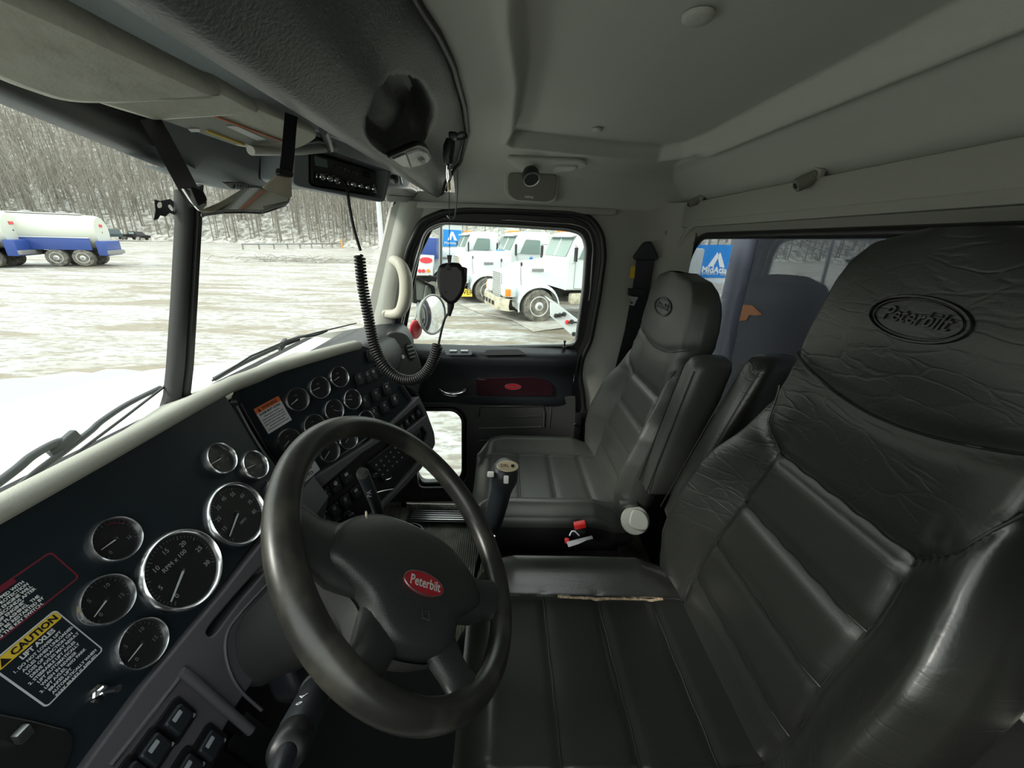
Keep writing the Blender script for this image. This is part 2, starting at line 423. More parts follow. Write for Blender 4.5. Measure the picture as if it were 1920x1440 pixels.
# passenger side wall round the doorway
PD_ = Pl((XD, 0, 0), (-1, 0, 0), (0, -1, 0))     # a = -y, b = z
def dpx(*q): return [PD_.px(u, v) for u, v in q]
door_out = dpx((828, 399), (868, 392), (960, 394), (1075, 399), (1108, 410), (1128, 440), (1132, 482), (1121, 560), (1106, 640), (1090, 672), (1086, 705), (1092, 735), (1094, 765), (1090, 850), (1090, 960), (760, 965), (745, 800), (738, 620), (764, 470), (790, 415))
wall_out = [(.70, -.02), (.70, 1.40), (-.36, 1.40), (-.425, 1.34), (-.575, .88), (-.80, .84), (-.80, -.02)]
struct('wall_right', plate(PD_, [wall_out, rpoly(door_out, .02)], .03, z=-.03), 'cabgrey')
mb = MB(); mb.box((XD-.006, -.02, 1.352), (.02, .80, .022), bev=.004)
struct('trim_3', mb, 'cabgrey')
# rounded rear corner post
rows = []
for z in (0, .4, .8, 1.2, 1.39):
    rows.append([(XD-.001-.0, -.50, z)] + [(XD - .14*(1-math.cos(a)) + 0, -.54 - .14*math.sin(a), z) for a in [R(q) for q in range(0, 91, 10)]])
struct('trim_4', MB().grid(rows), 'cabgrey', smooth=180)
cdo = Vector((sum(p[0] for p in door_out)/len(door_out), sum(p[1] for p in door_out)/len(door_out)))
struct('trim_12', plate(PD_, [[tuple(cdo + (Vector(p)-cdo)*1.06) for p in door_out], [tuple(cdo + (Vector(p)-cdo)*.93) for p in door_out]], .01, z=-.075), 'black')
mb = MB(); mb.box((1.672, -.385, .33), (.02, .10, .80)); struct('trim_13', mb, 'black')
# rubber door seal: two beads
mb = MB()
c = rpoly(door_out, .03)
mb.tube([PD_.w(a, b, .006) for a, b in c], .012, 8, closed=True)
struct('trim_5', mb, 'rubber', smooth=60)

# ---------------------------------------------------------- passenger door
door = thing('door_1', None, None, (XD, 0, 0)); door['kind'] = 'structure'
din = dpx((833, 404), (868, 398), (960, 400), (1072, 406), (1102, 417), (1118, 443), (1121, 482), (1110, 560), (1096, 636), (1079, 672), (1074, 705), (1080, 738), (1080, 765), (1078, 850), (1078, 935), (770, 945), (755, 800), (748, 620), (772, 474), (798, 420))
glass_o = dpx((826, 417), (960, 423), (1066, 430), (1092, 438), (1100, 462), (1095, 540), (1080, 648), (920, 651), (768, 655), (745, 650), (752, 610), (776, 500), (797, 432))
kick = dpx((768, 768), (853, 768), (869, 784), (869, 888), (858, 905), (790, 908), (780, 890))
g_r = rpoly(glass_o, .035); k_r = rpoly(kick, .03)
link('door_shell', plate(PD_, [rpoly(din, .02), g_r, k_r], .035, z=-.045, bev=.004), 'rubber', door)
# black upper panel and armrest ledge below the glass
def door_sect(y0, y1, sec, n=14):
    rows = []
    for i in range(n+1):
        y = lerp(y0, y1, i/n); e = min(i, n-i)/n; k = min(1, e*7+.35)
        rows.append([(XD + .02 - (XD+.02-x)*(.55+.45*k) if False else x + (1-k)*.03, y, z) for x, z in sec])
    return rows
zt = .805
sec = [(1.60, zt+.012), (1.585, zt+.008), (1.56, zt-.002), (1.535, zt-.012), (1.528, zt-.03), (1.538, zt-.06), (1.556, zt-.09), (1.566, zt-.13), (1.568, .60), (1.565, .565), (1.575, .553), (1.60, .553)]
link('upper_panel', MB().grid(door_sect(.45, -.318, sec)).mesh(), 'dark', door, 50)
# ledge recess, window switches, lock pin
mb = MB(); led = Pl((1.556, 0, zt+.004), (-.35, 0, .94), (0, -1, 0))
q = lambda u, v: led.px(u, v)
mb.me(plate(led, rpoly([q(905, 667), q(912, 657), q(972, 656), q(988, 666)], .01), .003, z=.0))
mb.out('pull_recess', 'matte', door)
sw = link('switch_plate', plate(led, rpoly([q(833, 655), q(884, 656), q(886, 668), q(836, 668)], .012), .004, z=.002, bev=.0015), 'dark', door)
for uv in ((850, 661), (871, 661)):
    a, b = q(*uv); link('window_switch', plate(led, rrect(a-.016, b-.006, a+.016, b+.006, .005), .007, z=.004, bev=.002), 'steel', sw)
p = led.w(*q(1058, 652), 0)
MB().lathe(p, (0, 0, 1), [(.009, 0), (.009, .004), (.0035, .008), (.0035, .022), (.006, .024), (.005, .032)], 12).out('lock_pin', 'black', door)
PU = Pl((1.566, 0, 0), (-1, 0, 0), (0, -1, 0)); q = lambda u, v: PU.px(u, v)
mb = MB(); mb.me(plate(PU, rpoly([q(815, 714), q(906, 710), q(908, 740), q(815, 742)], .012), .003)); mb.out('handle_recess', 'matte', door)
mb = MB(); pts = [PU.w(*q(u, v), off) for u, v, off in ((825, 728, .012), (836, 733, .02), (852, 735, .022), (868, 732, .018), (874, 727, .012))]
mb.tube(spline(pts, 5), [.005 + .006*math.sin(math.pi*i/20) for i in range(21)], 10); mb.out('door_handle', 'chrome', door, 60, 'chrome inside door handle')
link('wood_panel', plate(PU, rpoly([q(893, 708), q(1000, 706), q(1026, 712), q(1038, 724), q(1036, 742), q(893, 741)], .014), .005, bev=.0015), 'wood', door, label='dark burgundy insert panel')
bd = Pl(PU.w(*q(962, 724), .005), (-1, 0, 0), (0, -1, 0))
b_ = link('door_badge', plate(bd, ell(0, 0, .036, .0145), .003, bev=.001), 'badge', door, label='red oval badge')
mb = MB(); text(mb, bd, 'Peterbilt', 0, 0, .018, z=.0032, shear=.3, width=.052); mb.tube([bd.w(a, b, .003) for a, b in ell(0, 0, .035, .0138)], .0008, 5, closed=True); mb.out('badge_lettering', 'steel', b_)
mb = MB(); mb.me(plate(PU, rpoly([q(925, 694), q(970, 693), q(975, 681), q(968, 697), q(930, 699)], .003), .006)); mb.out('pull_lip', 'greycover', door)
mb = MB(); mb.box(PU.w(*q(904, 711), .004), (.004, .03, .003)); mb.out('trim_clip', 'steel', door)
# lower door panel with moulded ribs
PLo = Pl((1.578, 0, 0), (-1, 0, 0), (0, -1, 0)); q = lambda u, v: PLo.px(u, v)
lo = [q(738, 744), q(1080, 744), q(1079, 850), q(1079, 938), q(730, 942)]
link('lower_panel', plate(PLo, [rpoly(lo, .01), rpoly([q(768, 762), q(858, 762), q(876, 780), q(876, 896), q(862, 914), q(785, 915)], .03)], .02, z=-.02, bev=.003), 'padgrey', door)
mb = MB()
mb.tube([PLo.w(*q(u, v), .001) for u, v in ((897, 780), (900, 762), (1018, 760), (1021, 772), (1020, 800))], .005, 6)
for v in (783, 803, 826, 848): mb.tube([PLo.w(*q(898, v), .0), PLo.w(*q(1016, v-3), .0)], .004, 6)
mb.tube([PLo.w(*q(1035, 746), 0), PLo.w(*q(1030, 802), 0)], .003, 6)
mb.out('panel_ribs', 'padgrey', door, 60)
link('map_pocket', plate(PLo, rpoly([q(893, 878), q(960, 876), q(962, 930), q(893, 934)], .02), .05, z=0, bev=.01), 'dark', door)
mb = MB()
for r_, o_ in ((.006, 0), ): mb.tube([PD_.w(a, b, -.006) for a, b in rpoly([tuple(x) for x in glass_o], .035)], .008, 8, closed=True)
mb.tube([PD_.w(a, b, .002) for a, b in rpoly(dpx((812, 408), (960, 413), (1075, 420), (1103, 430), (1112, 462), (1106, 545), (1090, 640)), .04)[6:-6]], .003, 6)
mb.out('window_seal', 'steel', door, 60, 'thin bright window seal line')
mb = MB(); mb.tube([PD_.w(a, b, -.004) for a, b in rpoly([tuple(x) for x in kick], .03)], .010, 8, closed=True)
mb.out('kick_window_seal', 'rubber', door, 60)
gl = lambda o: plate(PD_, rpoly([tuple(x) for x in o], .03), .004, z=-.03)
struct('window_3', gl(glass_o), 'glass'); struct('window_4', gl(kick), 'glass')
# aluminium sill plate
sp = thing('door_sill_plate', 'ribbed aluminium sill plate on the floor below the passenger door', 'sill plate', (1.50, .1, 0))
SPL = Pl((1.50, .1, .012), (0, 0, 1), (0, -1, 0))
link('plate', plate(SPL, rrect(-.32, -.045, .50, .045, .008), .012, z=-.012, bev=.003), 'black', sp)
for i in range(5): MB().box(SPL.w(.085, -.030 + i*.015, .002), (.008, .78, .006), bev=.001).out('rib', 'alu', sp)
# passenger A-pillar (cab grey trim between windshield and door)
def Q(u, v, x): return P(u, v, x=x)
rows = []
for (ul, vl), (ur, vr) in (((744, 378), (800, 378)), ((738, 400), (792, 400)), ((725, 460), (768, 465)), ((708, 540), (752, 540)), ((695, 590), (745, 600)), ((684, 650), (735, 690))):
    a = P(ul, vl, x=1.615); b = P(ur, vr, x=1.60); c_ = (a+b)/2 + np.array([-.028, .0, 0])
    rows.append([a + np.array([.03, .03, 0]), a, lerp(a, c_, .6) + np.array([-.008, 0, 0]), c_, lerp(c_, b, .5) + np.array([-.006, 0, 0]), b])
struct('trim_6', MB().grid(rows), 'cabgrey', smooth=180)
mb = MB()
mb.tube([P(u, v, x=1.622) for u, v in ((745, 376), (727, 445), (708, 535), (686, 640))], .012, 8)
struct('trim_7', mb, 'rubber', smooth=60)
# cream grab handle on the A-pillar
gh = thing('grab_handle', 'cream curved grab handle on the passenger windshield pillar', 'grab handle', tuple(P(745, 540, x=1.57)))
pts = [P(u, v, x=x) for u, v, x in ((736, 489, 1.585), (741, 489, 1.565), (752, 498, 1.545), (760, 520, 1.535), (761, 548, 1.535), (757, 570, 1.540), (750, 584, 1.55), (738, 589, 1.565), (721, 588, 1.585))]
sp_ = spline(pts, 7); MB().tube(sp_, [.016 + .009*math.sin(math.pi*i/(len(sp_)-1)) for i in range(len(sp_))], 14).out('grip', 'handle', gh, 80)
for u, v in ((736, 489), (721, 587)):
    MB().lathe(P(u, v, x=1.575), (-1, -.1, 0), [(.010, 0), (.010, .008), (.006, .012)], 14).out('bolt', 'steel' if v < 500 else 'handle', gh)

# ---------------------------------------------------------- windshield, centre post, header
def wpt(s, t, side):
    """s: 0 centre .. 1 outer; t: 0 bottom .. 1 top"""
    base = (lerp(.842, 1.62 if side > 0 else .06, s), lerp(.760, .60, s), .868)
    top = (base[0] - .007, base[1] - .135, 1.335)
    if t > .5: t *= 1 + (.02 + .12*s if side < 0 else -.025 + .10*min(1, s*2.5))
    return np.array([lerp(base[i], top[i], t) for i in range(3)])
for nm, side in (('window_1', -1), ('window_2', 1)):
    struct(nm, MB().grid([[wpt(s, -.04, side), wpt(s, 1.04, side)] for s in (0, .25, .5, .75, 1)]), 'glass')
cp = []
for u0, v0, u1, v1 in ((336, 355, 374, 345), (337, 420, 371, 420), (329, 560, 364, 560), (320, 690, 357, 690), (314, 745, 352, 735), (306, 772, 366, 752)):
    a = P(u0, v0, y=interp(v0, [350, 760], [.615, .748])); b = P(u1, v1, y=interp(v1, [350, 760], [.600, .735]))
    f_ = np.array([.012, .02, 0]); k_ = np.array([0, -.014, 0])
    cp.append([a+f_, a, lerp(a, b, .12)+k_*.9, lerp(a, b, .38)+k_, lerp(a, b, .46)+k_*.3, lerp(a, b, .54)+k_*.3, lerp(a, b, .62)+k_, lerp(a, b, .88)+k_*.9, b, b+f_])
struct('trim_8', MB().grid(cp), 'rubber', smooth=50)
# dark rubber header over the driver windshield + grey header cover with vent
mb = MB(); rows = []
for s in [i/12 for i in range(13)]:
    p = wpt(s, 1, -1); rows.append([p + np.array([0, .02, .0]), p + np.array([0, -.008, .0]), p + np.array([0, -.018, .008]), p + np.array([0, -.026, .030]), p + np.array([0, -.022, .07]), p + np.array([0, -.03, .10])])
mb.grid(rows); struct('trim_9', mb, 'rubber', smooth=50)
rows = []
for s in [i/16 for i in range(17)]:
    x = lerp(.74, 1.62, s); y0 = interp(x, [.5, .84, 1.62], [.57, .625, .445]); e = sstep(0, .06, s)
    y0 = interp(x, [.74, .84, 1.12, 1.62], [.60, .618, .560, .458]); zb = interp(x, [.74, .92, 1.12, 1.62], [1.338, 1.322, 1.350, 1.364])
    rows.append([(x, y0+.04, zb+.01), (x, y0+.005, zb), (x, y0-.03, zb-.004), (x, y0-.055, zb+.008), (x, y0-.075*e-.01, zb+.035), (x, y0-.09*e-.01, 1.43), (x, y0-.10*e-.01, 1.47)])
struct('trim_10', MB().grid(rows), 'greycover', smooth=70)
vent = thing('header_vent', 'slotted defrost vent in the grey header above the centre post', 'vent', (.86, .56, 1.30))
vp = Pl(P(455, 347, y=.55), (0, -.9, -.45), (1, 0, 0))
mb = MB(); mb.me(plate(vp, rpoly([vp.px(415, 341), vp.px(436, 341), vp.px(520, 349), vp.px(518, 356), vp.px(430, 352)], .004), .004)); mb.out('duct', 'black', vent)
mb = MB()
for i in range(16):
    a = vp.px(438+i*5, 347+i*.4); mb.box(vp.w(a[0], a[1], .005), (.0022, .004, .010))
mb.out('louvres', 'greycover', vent)
# top liner over the windshield behind the visors
struct('trim_11', MB().grid([[(x, .10, 1.52), (x, .30, 1.475), (x, .50, 1.47), (x, .62, 1.45)] for x in (0, .4, .8, 1.2, 1.6)]), 'greycover')
# ============================================================ dashboard
dash = thing('dashboard', 'blue-black dashboard with chrome-ringed gauges and grey padded top under the windshield', 'dashboard', (.8, .6, .7))
nDv, nCv = (0, -.894, .448), (-.4295, -.8578, .2823)
D = Pl((.475, .4846, .7412), nDv, (1, 0, 0))
# recompute origin exactly on the fitted plane n.p = -.1015
D = Pl((.475, (.1015 + .448*.7412)/.894, .7412), nDv, (1, 0, 0))
c0 = np.array([1.0, .498, .844]); n_ = np.array(nCv)/np.linalg.norm(nCv); c0 = c0 + n_*((-.618/np.linalg.norm(nCv)) - c0@n_)
Cc = Pl(c0, nCv, (.894, -.448, 0))
# driver panel and centre panel
dz = lambda z: (z - D.o.z)/D.u.z
dp = [(-.47, dz(.665)), D.px(548, 920), D.px(521, 879), D.px(441, 770), (D.px(430, 752)[0], dz(.922)), (-.47, dz(.922))]
link('driver_gauge_panel', plate(D, rpoly(dp, .004), .02, z=-.02), 'panel', dash)
cq = lambda u, v: Cc.px(u, v)
cen = [cq(458, 716), cq(560, 682), cq(640, 657), cq(676, 648), cq(700, 655), cq(728, 690), cq(760, 728), cq(770, 745), cq(775, 760), cq(560, 905), cq(548, 905), cq(444, 752)]
link('centre_gauge_panel', plate(Cc, rpoly(cen, [.01]*4 + [.03]*4 + [.005]*4), .03, z=-.03), 'panel', dash)
# raised crease between the two panels
mb = MB(); mb.tube([Cc.w(*cq(u, v), .001) for u, v in ((449, 757), (470, 795), (500, 846), (540, 905))], .004, 6)
mb.tube([D.w(*D.px(u, v), .001) for u, v in ((442, 762), (466, 806), (500, 862))], .003, 6)
mb.out('panel_seam', 'black', dash, 60)
# padded dash top: lip section swept along the dash, then flat to the glass
lip = [(-.06, .575, .925), (.10, .575, .925), (.30, .575, .924), (.50, .576, .924), (.70, .577, .926), (.80, .577, .926)]
lip += [tuple(Cc.w(*cq(u, v), .0)) for u, v in ((520, 692), (580, 674), (640, 657), (672, 649))]
gl_ = [(-.06, .60, .845), (.10, .620, .85), (.30, .662, .856), (.50, .70, .862), (.70, .735, .868), (.80, .752, .87), (.90, .745, .87), (1.02, .725, .87), (1.16, .70, .87), (1.24, .68, .87)]
rows = []
for (x, y, z), g in zip(lip, gl_):
    a = Vector((x, y, z)); b = Vector(g); d = (b-a)
    rows.append([a + Vector((0, .012, -.020)), a + Vector((0, -.010, -.006)), a + Vector((0, -.014, .004)), a + Vector((0, -.006, .014)), a + Vector((0, .010, .018)), a + d*.35 + Vector((0, 0, .012)), a + d*.75, b, b + Vector((0, .03, -.02))])
link('dash_pad', MB().grid(rows).mesh(), 'dashtop', dash, 70)
# passenger side of the dash: top tray, side vent block
rows = []
for x, yl in ((1.18, .43), (1.28, .40), (1.40, .385), (1.50, .38), (1.60, .38)):
    rows.append([(x, yl+.10, .42), (x, yl, .60), (x, yl-.01, .84), (x, yl+.012, .885), (x, yl+.04, .905), (x, yl+.12, .90), (x, .66, .86)])
link('passenger_dash', MB().grid(rows).mesh(), 'dark', dash, 50)
vb = Pl(P(758, 668, x=1.42), (-.55, -.80, .25), (.8, -.55, 0))
vq = lambda u, v: vb.px(u, v)
link('vent_block', plate(vb, rpoly([vq(713, 640), vq(738, 618), vq(766, 624), vq(786, 668), vq(796, 700), vq(782, 752), vq(764, 738), vq(740, 690)], [.01, .03, .03, .01, .01, .005, .005, .01]), .16, z=-.16, bev=.008), 'padgrey', dash)
for sm in (((742, 658), (768, 640)), ((765, 705), (786, 690))): MB().tube([vb.w(*vq(u, v), .001) for u, v in sm], .0015, 5).out('vent_seam', 'black', dash)
vo = smooth_closed([vq(761, 646), vq(768, 644), vq(775, 656), vq(777, 670), vq(772, 676), vq(765, 668), vq(760, 654)], 4)
va = link('air_vent', plate(vb, vo, .004, z=0, bev=.001), 'black', dash)
mb = MB()
for k in range(4): mb.tube([vb.w(*vq(761+k*2, 650+k*7), .005), vb.w(*vq(772+k*1.6, 647+k*7), .005)], .0028, 6)
mb.out('louvre', 'greycover', va)
MB().lathe(vb.w(*vq(755, 669), 0), vb.n, [(.008, 0), (.007, .004)], 14).out('temperature_dial', 'white', dash)

# mauve-grey trim strips and lower fascia (plane slightly in front of the gauge panels)
Df = D.sh(0, 0, .016); Cf = Cc.sh(0, 0, .014)
fq = lambda u, v: Cf.px(u, v); dq = lambda u, v: Df.px(u, v)
# driver lower fascia with slot opening
low = [dq(40, 1560), dq(160, 1437), dq(270, 1287), dq(420, 1108), dq(500, 1006), dq(560, 935), dq(620, 985), dq(560, 1150), dq(440, 1330), dq(340, 1520)]
slot = [dq(386, 1186), dq(398, 1166), dq(448, 1108), dq(490, 1062), dq(500, 1066), dq(494, 1076), dq(452, 1124), dq(406, 1186), dq(394, 1195)]
link('lower_fascia', plate(Df, [rpoly(low, .004), rpoly(slot, .006)], .03, z=-.03, bev=.003), 'strip', dash)
link('slot_back', plate(Df, rpoly([dq(380, 1200), dq(400, 1150), dq(500, 1050), dq(510, 1080), dq(410, 1205)], .004), .004, z=-.034), 'matte', dash)
mb = MB()
mb.tube(spline([Df.w(*dq(u, v), .001) for u, v in ((205, 1437), (282, 1340), (335, 1272), (344, 1262))], 4), .0035, 6)
mb.tube(spline([Df.w(*dq(u, v), .003) for u, v in ((336, 1262), (352, 1272), (420, 1330), (468, 1372))], 4), .0065, 8)
mb.tube(spline([Df.w(*dq(u, v), .001) for u, v in ((500, 1096), (450, 1150), (424, 1190), (424, 1240), (446, 1290), (490, 1332))], 5), .0025, 6)
mb.out('fascia_ridges', 'strip', dash, 60)
# rounded steering column boot area
link('knee_cover', plate(Df, smooth_closed([dq(520, 1100), dq(482, 1140), (dq(470, 1200)), dq(494, 1280), dq(520, 1322), dq(580, 1300), dq(640, 1180), dq(590, 1080)], 5), .05, z=0, bev=.012), 'dark', dash, smooth=50)
# centre stack frame: strip above switches, bars, end cap
def bar(pl, pts, th, z, name, m, bev=.003, rad=.004, holes=()):
    return link(name, plate(pl, [rpoly([pl.px(u, v) for u, v in pts], rad)] + [rpoly([pl.px(u, v) for u, v in h], .004) for h in holes], th, z=z, bev=bev), m, dash)
hole1 = [(735, 803), (783, 762), (795, 770), (808, 806), (805, 818), (776, 838), (752, 830)]
hole1 = [(722, 812), (786, 758), (800, 778), (740, 826)]
hole2 = [(742, 836), (792, 795), (804, 812), (800, 826), (768, 848)]
hole3 = [(578, 938), (640, 884), (680, 850), (724, 822), (790, 862), (760, 898), (700, 962), (650, 1010), (614, 1006)]
frame = [(545, 930), (566, 913), (600, 888), (646, 859), (697, 826), (730, 797), (786, 742), (800, 770), (815, 812), (817, 832), (808, 852), (790, 880), (755, 918), (706, 968), (660, 1020), (606, 1030), (568, 985), (556, 950)]
link('centre_stack_frame', plate(Cf, [rpoly([fq(*p) for p in frame], .008)] + [rpoly([fq(*p) for p in h], .004) for h in (hole1, hole2, hole3)], .05, z=-.05, bev=.004), 'strip', dash, smooth=50)
link('switch_field', plate(Cf, rpoly([fq(*p) for p in ((560, 945), (690, 830), (790, 750), (812, 825), (700, 975), (612, 1022))], .004), .02, z=-.034), 'black', dash)
# lower body of the dash
rows = []
for x in (.0, .3, .6, .85): rows.append([(x, .47, .66), (x, .44, .60), (x, .47, .50), (x, .70, .40)])
link('lower_dash_body', MB().grid(rows).mesh(), 'strip', dash, 40)
a_ = [Cf.w(*fq(u, v), -.02) for u, v in ((606, 1028), (706, 966), (790, 880), (815, 835))]
rows = [[p, p + Vector((.04, .04, -.03)), Vector((p.x + .05, .60, p.z - .10))] for p in a_[:3]]
link('stack_underside', MB().grid(rows).mesh(), 'dark', dash, 40)
p3 = [Cf.w(*fq(u, v), -.01) for u, v in ((789, 738), (802, 775), (817, 832))]
link('stack_side', MB().grid([[p, p + Vector((.12, .095, 0)), p + Vector((.16, .20, 0))] for p in p3]).mesh(), 'strip', dash, 40)

# ------------------------------------------------------------ gauges
def gauge(pl, u, v, r, needle, style='small', label=None, nums=None, cap=None, rng=(215, -35), redarc=False):
    a0, b0 = pl.px(u, v)
    # refine the centre so that the projected circle's box centre lands on (u, v)
    g = link('gauge', plate(pl, ell(a0, b0, r*.93, r*.93, 40), .004, z=.0), 'black', dash, label=label)
    prof = [(r*.87, .001), (r*.88, .004), (r*.905, .0095), (r*.95, .0120), (r*.985, .0100), (r*1.01, .0050), (r*1.02, .0)]
    mb = MB(); ax = pl.n; c = pl.w(a0, b0); n = 48; v_ = []
    rows = [[c + pl.r*(q*math.cos(2*math.pi*j/n)) + pl.u*(q*math.sin(2*math.pi*j/n)) + ax*h for j in range(n)] for q, h in prof]
    mb.grid(rows, closed_u=True); mb.out('bezel', 'bezel', g, 60)
    mb = MB()
    nt_ = 41 if style == 'big' else 21
    for i in range(nt_):
        t = R(lerp(rng[0], rng[1], i/(nt_-1))); mj = i % (5 if nt_ > 30 else 5) == 0; l = (.10 if mj else .055)*r
        ro = r*.84; w_ = (.010 if mj else .006)*r + .00015
        e = Vector((math.cos(t), math.sin(t))); o = Vector((-e.y, e.x))
        q = [e*ro + o*w_, e*ro - o*w_, e*(ro-l) - o*w_, e*(ro-l) + o*w_]
        mb.add([pl.w(a0+p.x, b0+p.y, .0046) for p in q], [(0, 1, 2, 3)])
    mb.out('tick_marks', 'dimprint', g)
    if nums:
        mb = MB()
        for i, s in enumerate(nums):
            t = R(lerp(rng[0], rng[1], i/(len(nums)-1))); k_ = .62 if style == 'big' else .55
            text(mb, pl, s, a0 + math.cos(t)*r*k_, b0 + math.sin(t)*r*k_, r*(.17 if style == 'big' else .24), z=.0044)
        if cap:
            for j, (s, dy, sz) in enumerate(cap): text(mb, pl, s, a0, b0 + dy*r, sz*r, z=.0044)
        mb.out('numerals', 'greyprint' if style == 'big' else 'dimprint', g)
    if redarc:
        mb = MB(); rows = [[pl.w(a0 + q*math.cos(R(t)), b0 + q*math.sin(R(t)), .0045) for t in range(25, 80, 5)] for q in (r*.72, r*.76)]
        mb.grid(rows); mb.out('red_arc', 'maroon', g)
    nu, nv = needle; na, nb = pl.px(nu, nv); d = Vector((na-a0, nb-b0)); L_ = min(d.length, r*.80); d.normalize(); o = Vector((-d.y, d.x))
    mb = MB(); w0, w1 = r*.028, r*.014
    q = [d*0 + o*w0, d*0 - o*w0, d*L_ - o*w1, d*L_ + o*w1]
    mb.add([pl.w(a0+p.x, b0+p.y, h) for h in (.0062, .0072) for p in q], [(0, 1, 2, 3), (4, 5, 6, 7), (0, 1, 5, 4), (1, 2, 6, 5), (2, 3, 7, 6), (3, 0, 4, 7)])
    mb.out('needle', 'needle', g)
    MB().lathe(pl.w(a0, b0, .004), pl.n, [(r*.10, 0), (r*.10, .0026), (r*.06, .0032)], 20).out('needle_hub', 'black', g)
    link('lens', plate(pl, ell(a0, b0, r*.925, r*.925, 40), .0006, z=.0090), 'lensglass', g)
    return g
SR = .031
gauge(D, 211, 1014, SR, (183, 1034), nums=['0', '', 'H'], redarc=True, label='upper left gauge with a faint red arc')
gauge(D, 193.5, 1127, SR, (169, 1160), nums=['0', '5', '10', '15'])
gauge(D, 259.5, 1209.5, SR, (233, 1243), nums=['0', '5', '10', '15'])
gauge(D, 339, 1069, .061, (314, 1131), style='big', nums=['0', '5', '10', '15', '20', '25', '30'], cap=[('RPM x 100', .30, .16)], label='largest gauge, the engine speed dial')
gauge(D, 441, 965, .061*.985, (425, 1008), style='big', nums=['', '15', '25', '35', '45', '55', '65', '75', '85'], cap=[('MPH', -.30, .13)], label='speed dial with two rings of numbers')
gauge(D, 409, 862, SR, (392, 872), nums=['E', '', 'F'])
gauge(D, 472.5, 874, SR, (457, 881), nums=['0', '', '150'])
gauge(D, 517, 922, SR, (500, 935), nums=['0', '', '150'])
for u, v, nu, nv in ((555, 749, 543, 759), (596.5, 727, 584, 733), (633, 707, 624, 714), (657.5, 749, 645, 750), (623, 769, 634, 771), (539, 826.5, 530, 838), (586, 798, 578, 812), (683, 788, 676, 792), (615, 846, 605, 862), (650, 823, 645, 830)):
    gauge(Cc, u, v, SR, (nu, nv), nums=['', '', ''], cap=[('OIL', .35, .2)] if u < 600 else [('AIR', .35, .2)])

# ------------------------------------------------------------ switches of the centre panel and stack
def rocker(pl, u, v, w, h, par=dash, z=0, name='rocker_switch', sym=True, rot=0):
    a, b = pl.px(u, v)
    def tr(o): return [(a + x*math.cos(rot) - y*math.sin(rot), b + x*math.sin(rot) + y*math.cos(rot)) for x, y in o]
    s = link(name, plate(pl, tr(rrect(-w/2, -h/2, w/2, h/2, min(w, h)*.2)), .006, z=z, bev=.002), 'black', par)
    mb = MB(); mb.me(plate(pl, tr(rrect(-w*.36, -h*.36, w*.36, h*.02, min(w, h)*.12)), .004, z=z+.0055, bev=.0015)); mb.out('rocker', 'dark', s)
    if sym:
        mb = MB(); k = random.random()
        mb.me(plate(pl, tr(rrect(-w*.16, h*.12, w*.16, h*.34, .0006)), .0006, z=z+.006))
        if k > .5: mb.me(plate(pl, tr(rrect(-w*.05, h*.06, w*.05, h*.42, .0003)), .0006, z=z+.0063))
        mb.out('symbol', 'greyprint' if random.random() > .4 else 'dimprint', s)
    return s
for u, v in ((694, 668), (673, 712), (688, 707), (699, 702), (712, 694), (704, 742), (724, 730), (720, 765), (739, 752), (683, 755), (700, 776)):
    rocker(Cc, u, v, .030, .040)
mb = MB(); mb.tube([Cc.w(*cq(u, v), .001) for u, v in ((750, 722), (768, 748))], .008, 8); mb.out('key_slot', 'matte', dash)
for k in range(5): rocker(Cf, 746+k*10.5, 812-k*9.4, .018, .024, z=-.012, name='push_button')
for k in range(3): rocker(Cf, 765+k*11, 828-k*9, .020, .024, z=-.012, name='push_button')
for r_ in range(2):
    for k in range(4): rocker(Cf, 594+k*20+r_*18, 946-k*17+r_*30, .034, .040, z=-.012)
# radio / climate block right of the stalk
rd = link('radio', plate(Cf, rpoly([fq(u, v) for u, v in ((690, 868), (762, 812), (790, 838), (722, 905))], .004), .012, z=-.014, bev=.003), 'black', dash)
mb = MB()
for i in range(7):
    for j in range(3):
        mb.lathe(Cf.w(*fq(706+i*9+j*6, 872-i*8+j*9), -.002), Cf.n, [(.0032, 0), (.0028, .003)], 8)
mb.out('radio_buttons', 'dimprint', rd)
for u, v in ((700, 893), (782, 829)): MB().lathe(Cf.w(*fq(u, v), -.002), Cf.n, [(.011, 0), (.010, .014), (.008, .016)], 18).out('radio_knob', 'black', rd)
for u, v, r_ in ((632, 985, .026), (655, 968, .016)):
    k_ = MB().lathe(Cf.w(*fq(u, v), -.012), Cf.n, [(r_, 0), (r_*1.0, .006), (r_*.72, .008), (r_*.66, .026), (r_*.5, .028)], 24).out('climate_knob', 'black', dash, 50)
mb = MB(); mb.tube(spline([Cf.w(*fq(u, v), .004) for u, v in ((700, 925), (718, 920), (736, 917))], 4), .0015, 6); mb.tube(spline([Cf.w(*fq(u, v), .004) for u, v in ((722, 900), (730, 897), (733, 893))], 4), .0015, 6); mb.out('bright_edges', 'alu', dash)
# rockers on the driver's lower fascia
for u, v in ((327, 1353), (283, 1410), (388, 1401), (345, 1448), (240, 1466)):
    a, b = dq(u, v); s = link('toggle_panel_switch', plate(Df, rrect(a-.020, b-.021, a+.020, b+.021, .007), .004, z=.0, bev=.001), 'black', dash)
    link('rocker', plate(Df, rrect(a-.013, b-.014, a+.013, b+.014, .004), .008, z=.003, bev=.003), 'dark', s)
    mb = MB(); mb.me(plate(Df, rrect(a-.006, b+.004, a+.006, b+.010, .001), .0006, z=.011)); mb.me(plate(Df, rrect(a+.012, b-.018, a+.016, b-.014, .001), .0006, z=.0042)); mb.out('symbol', 'greyprint', s)
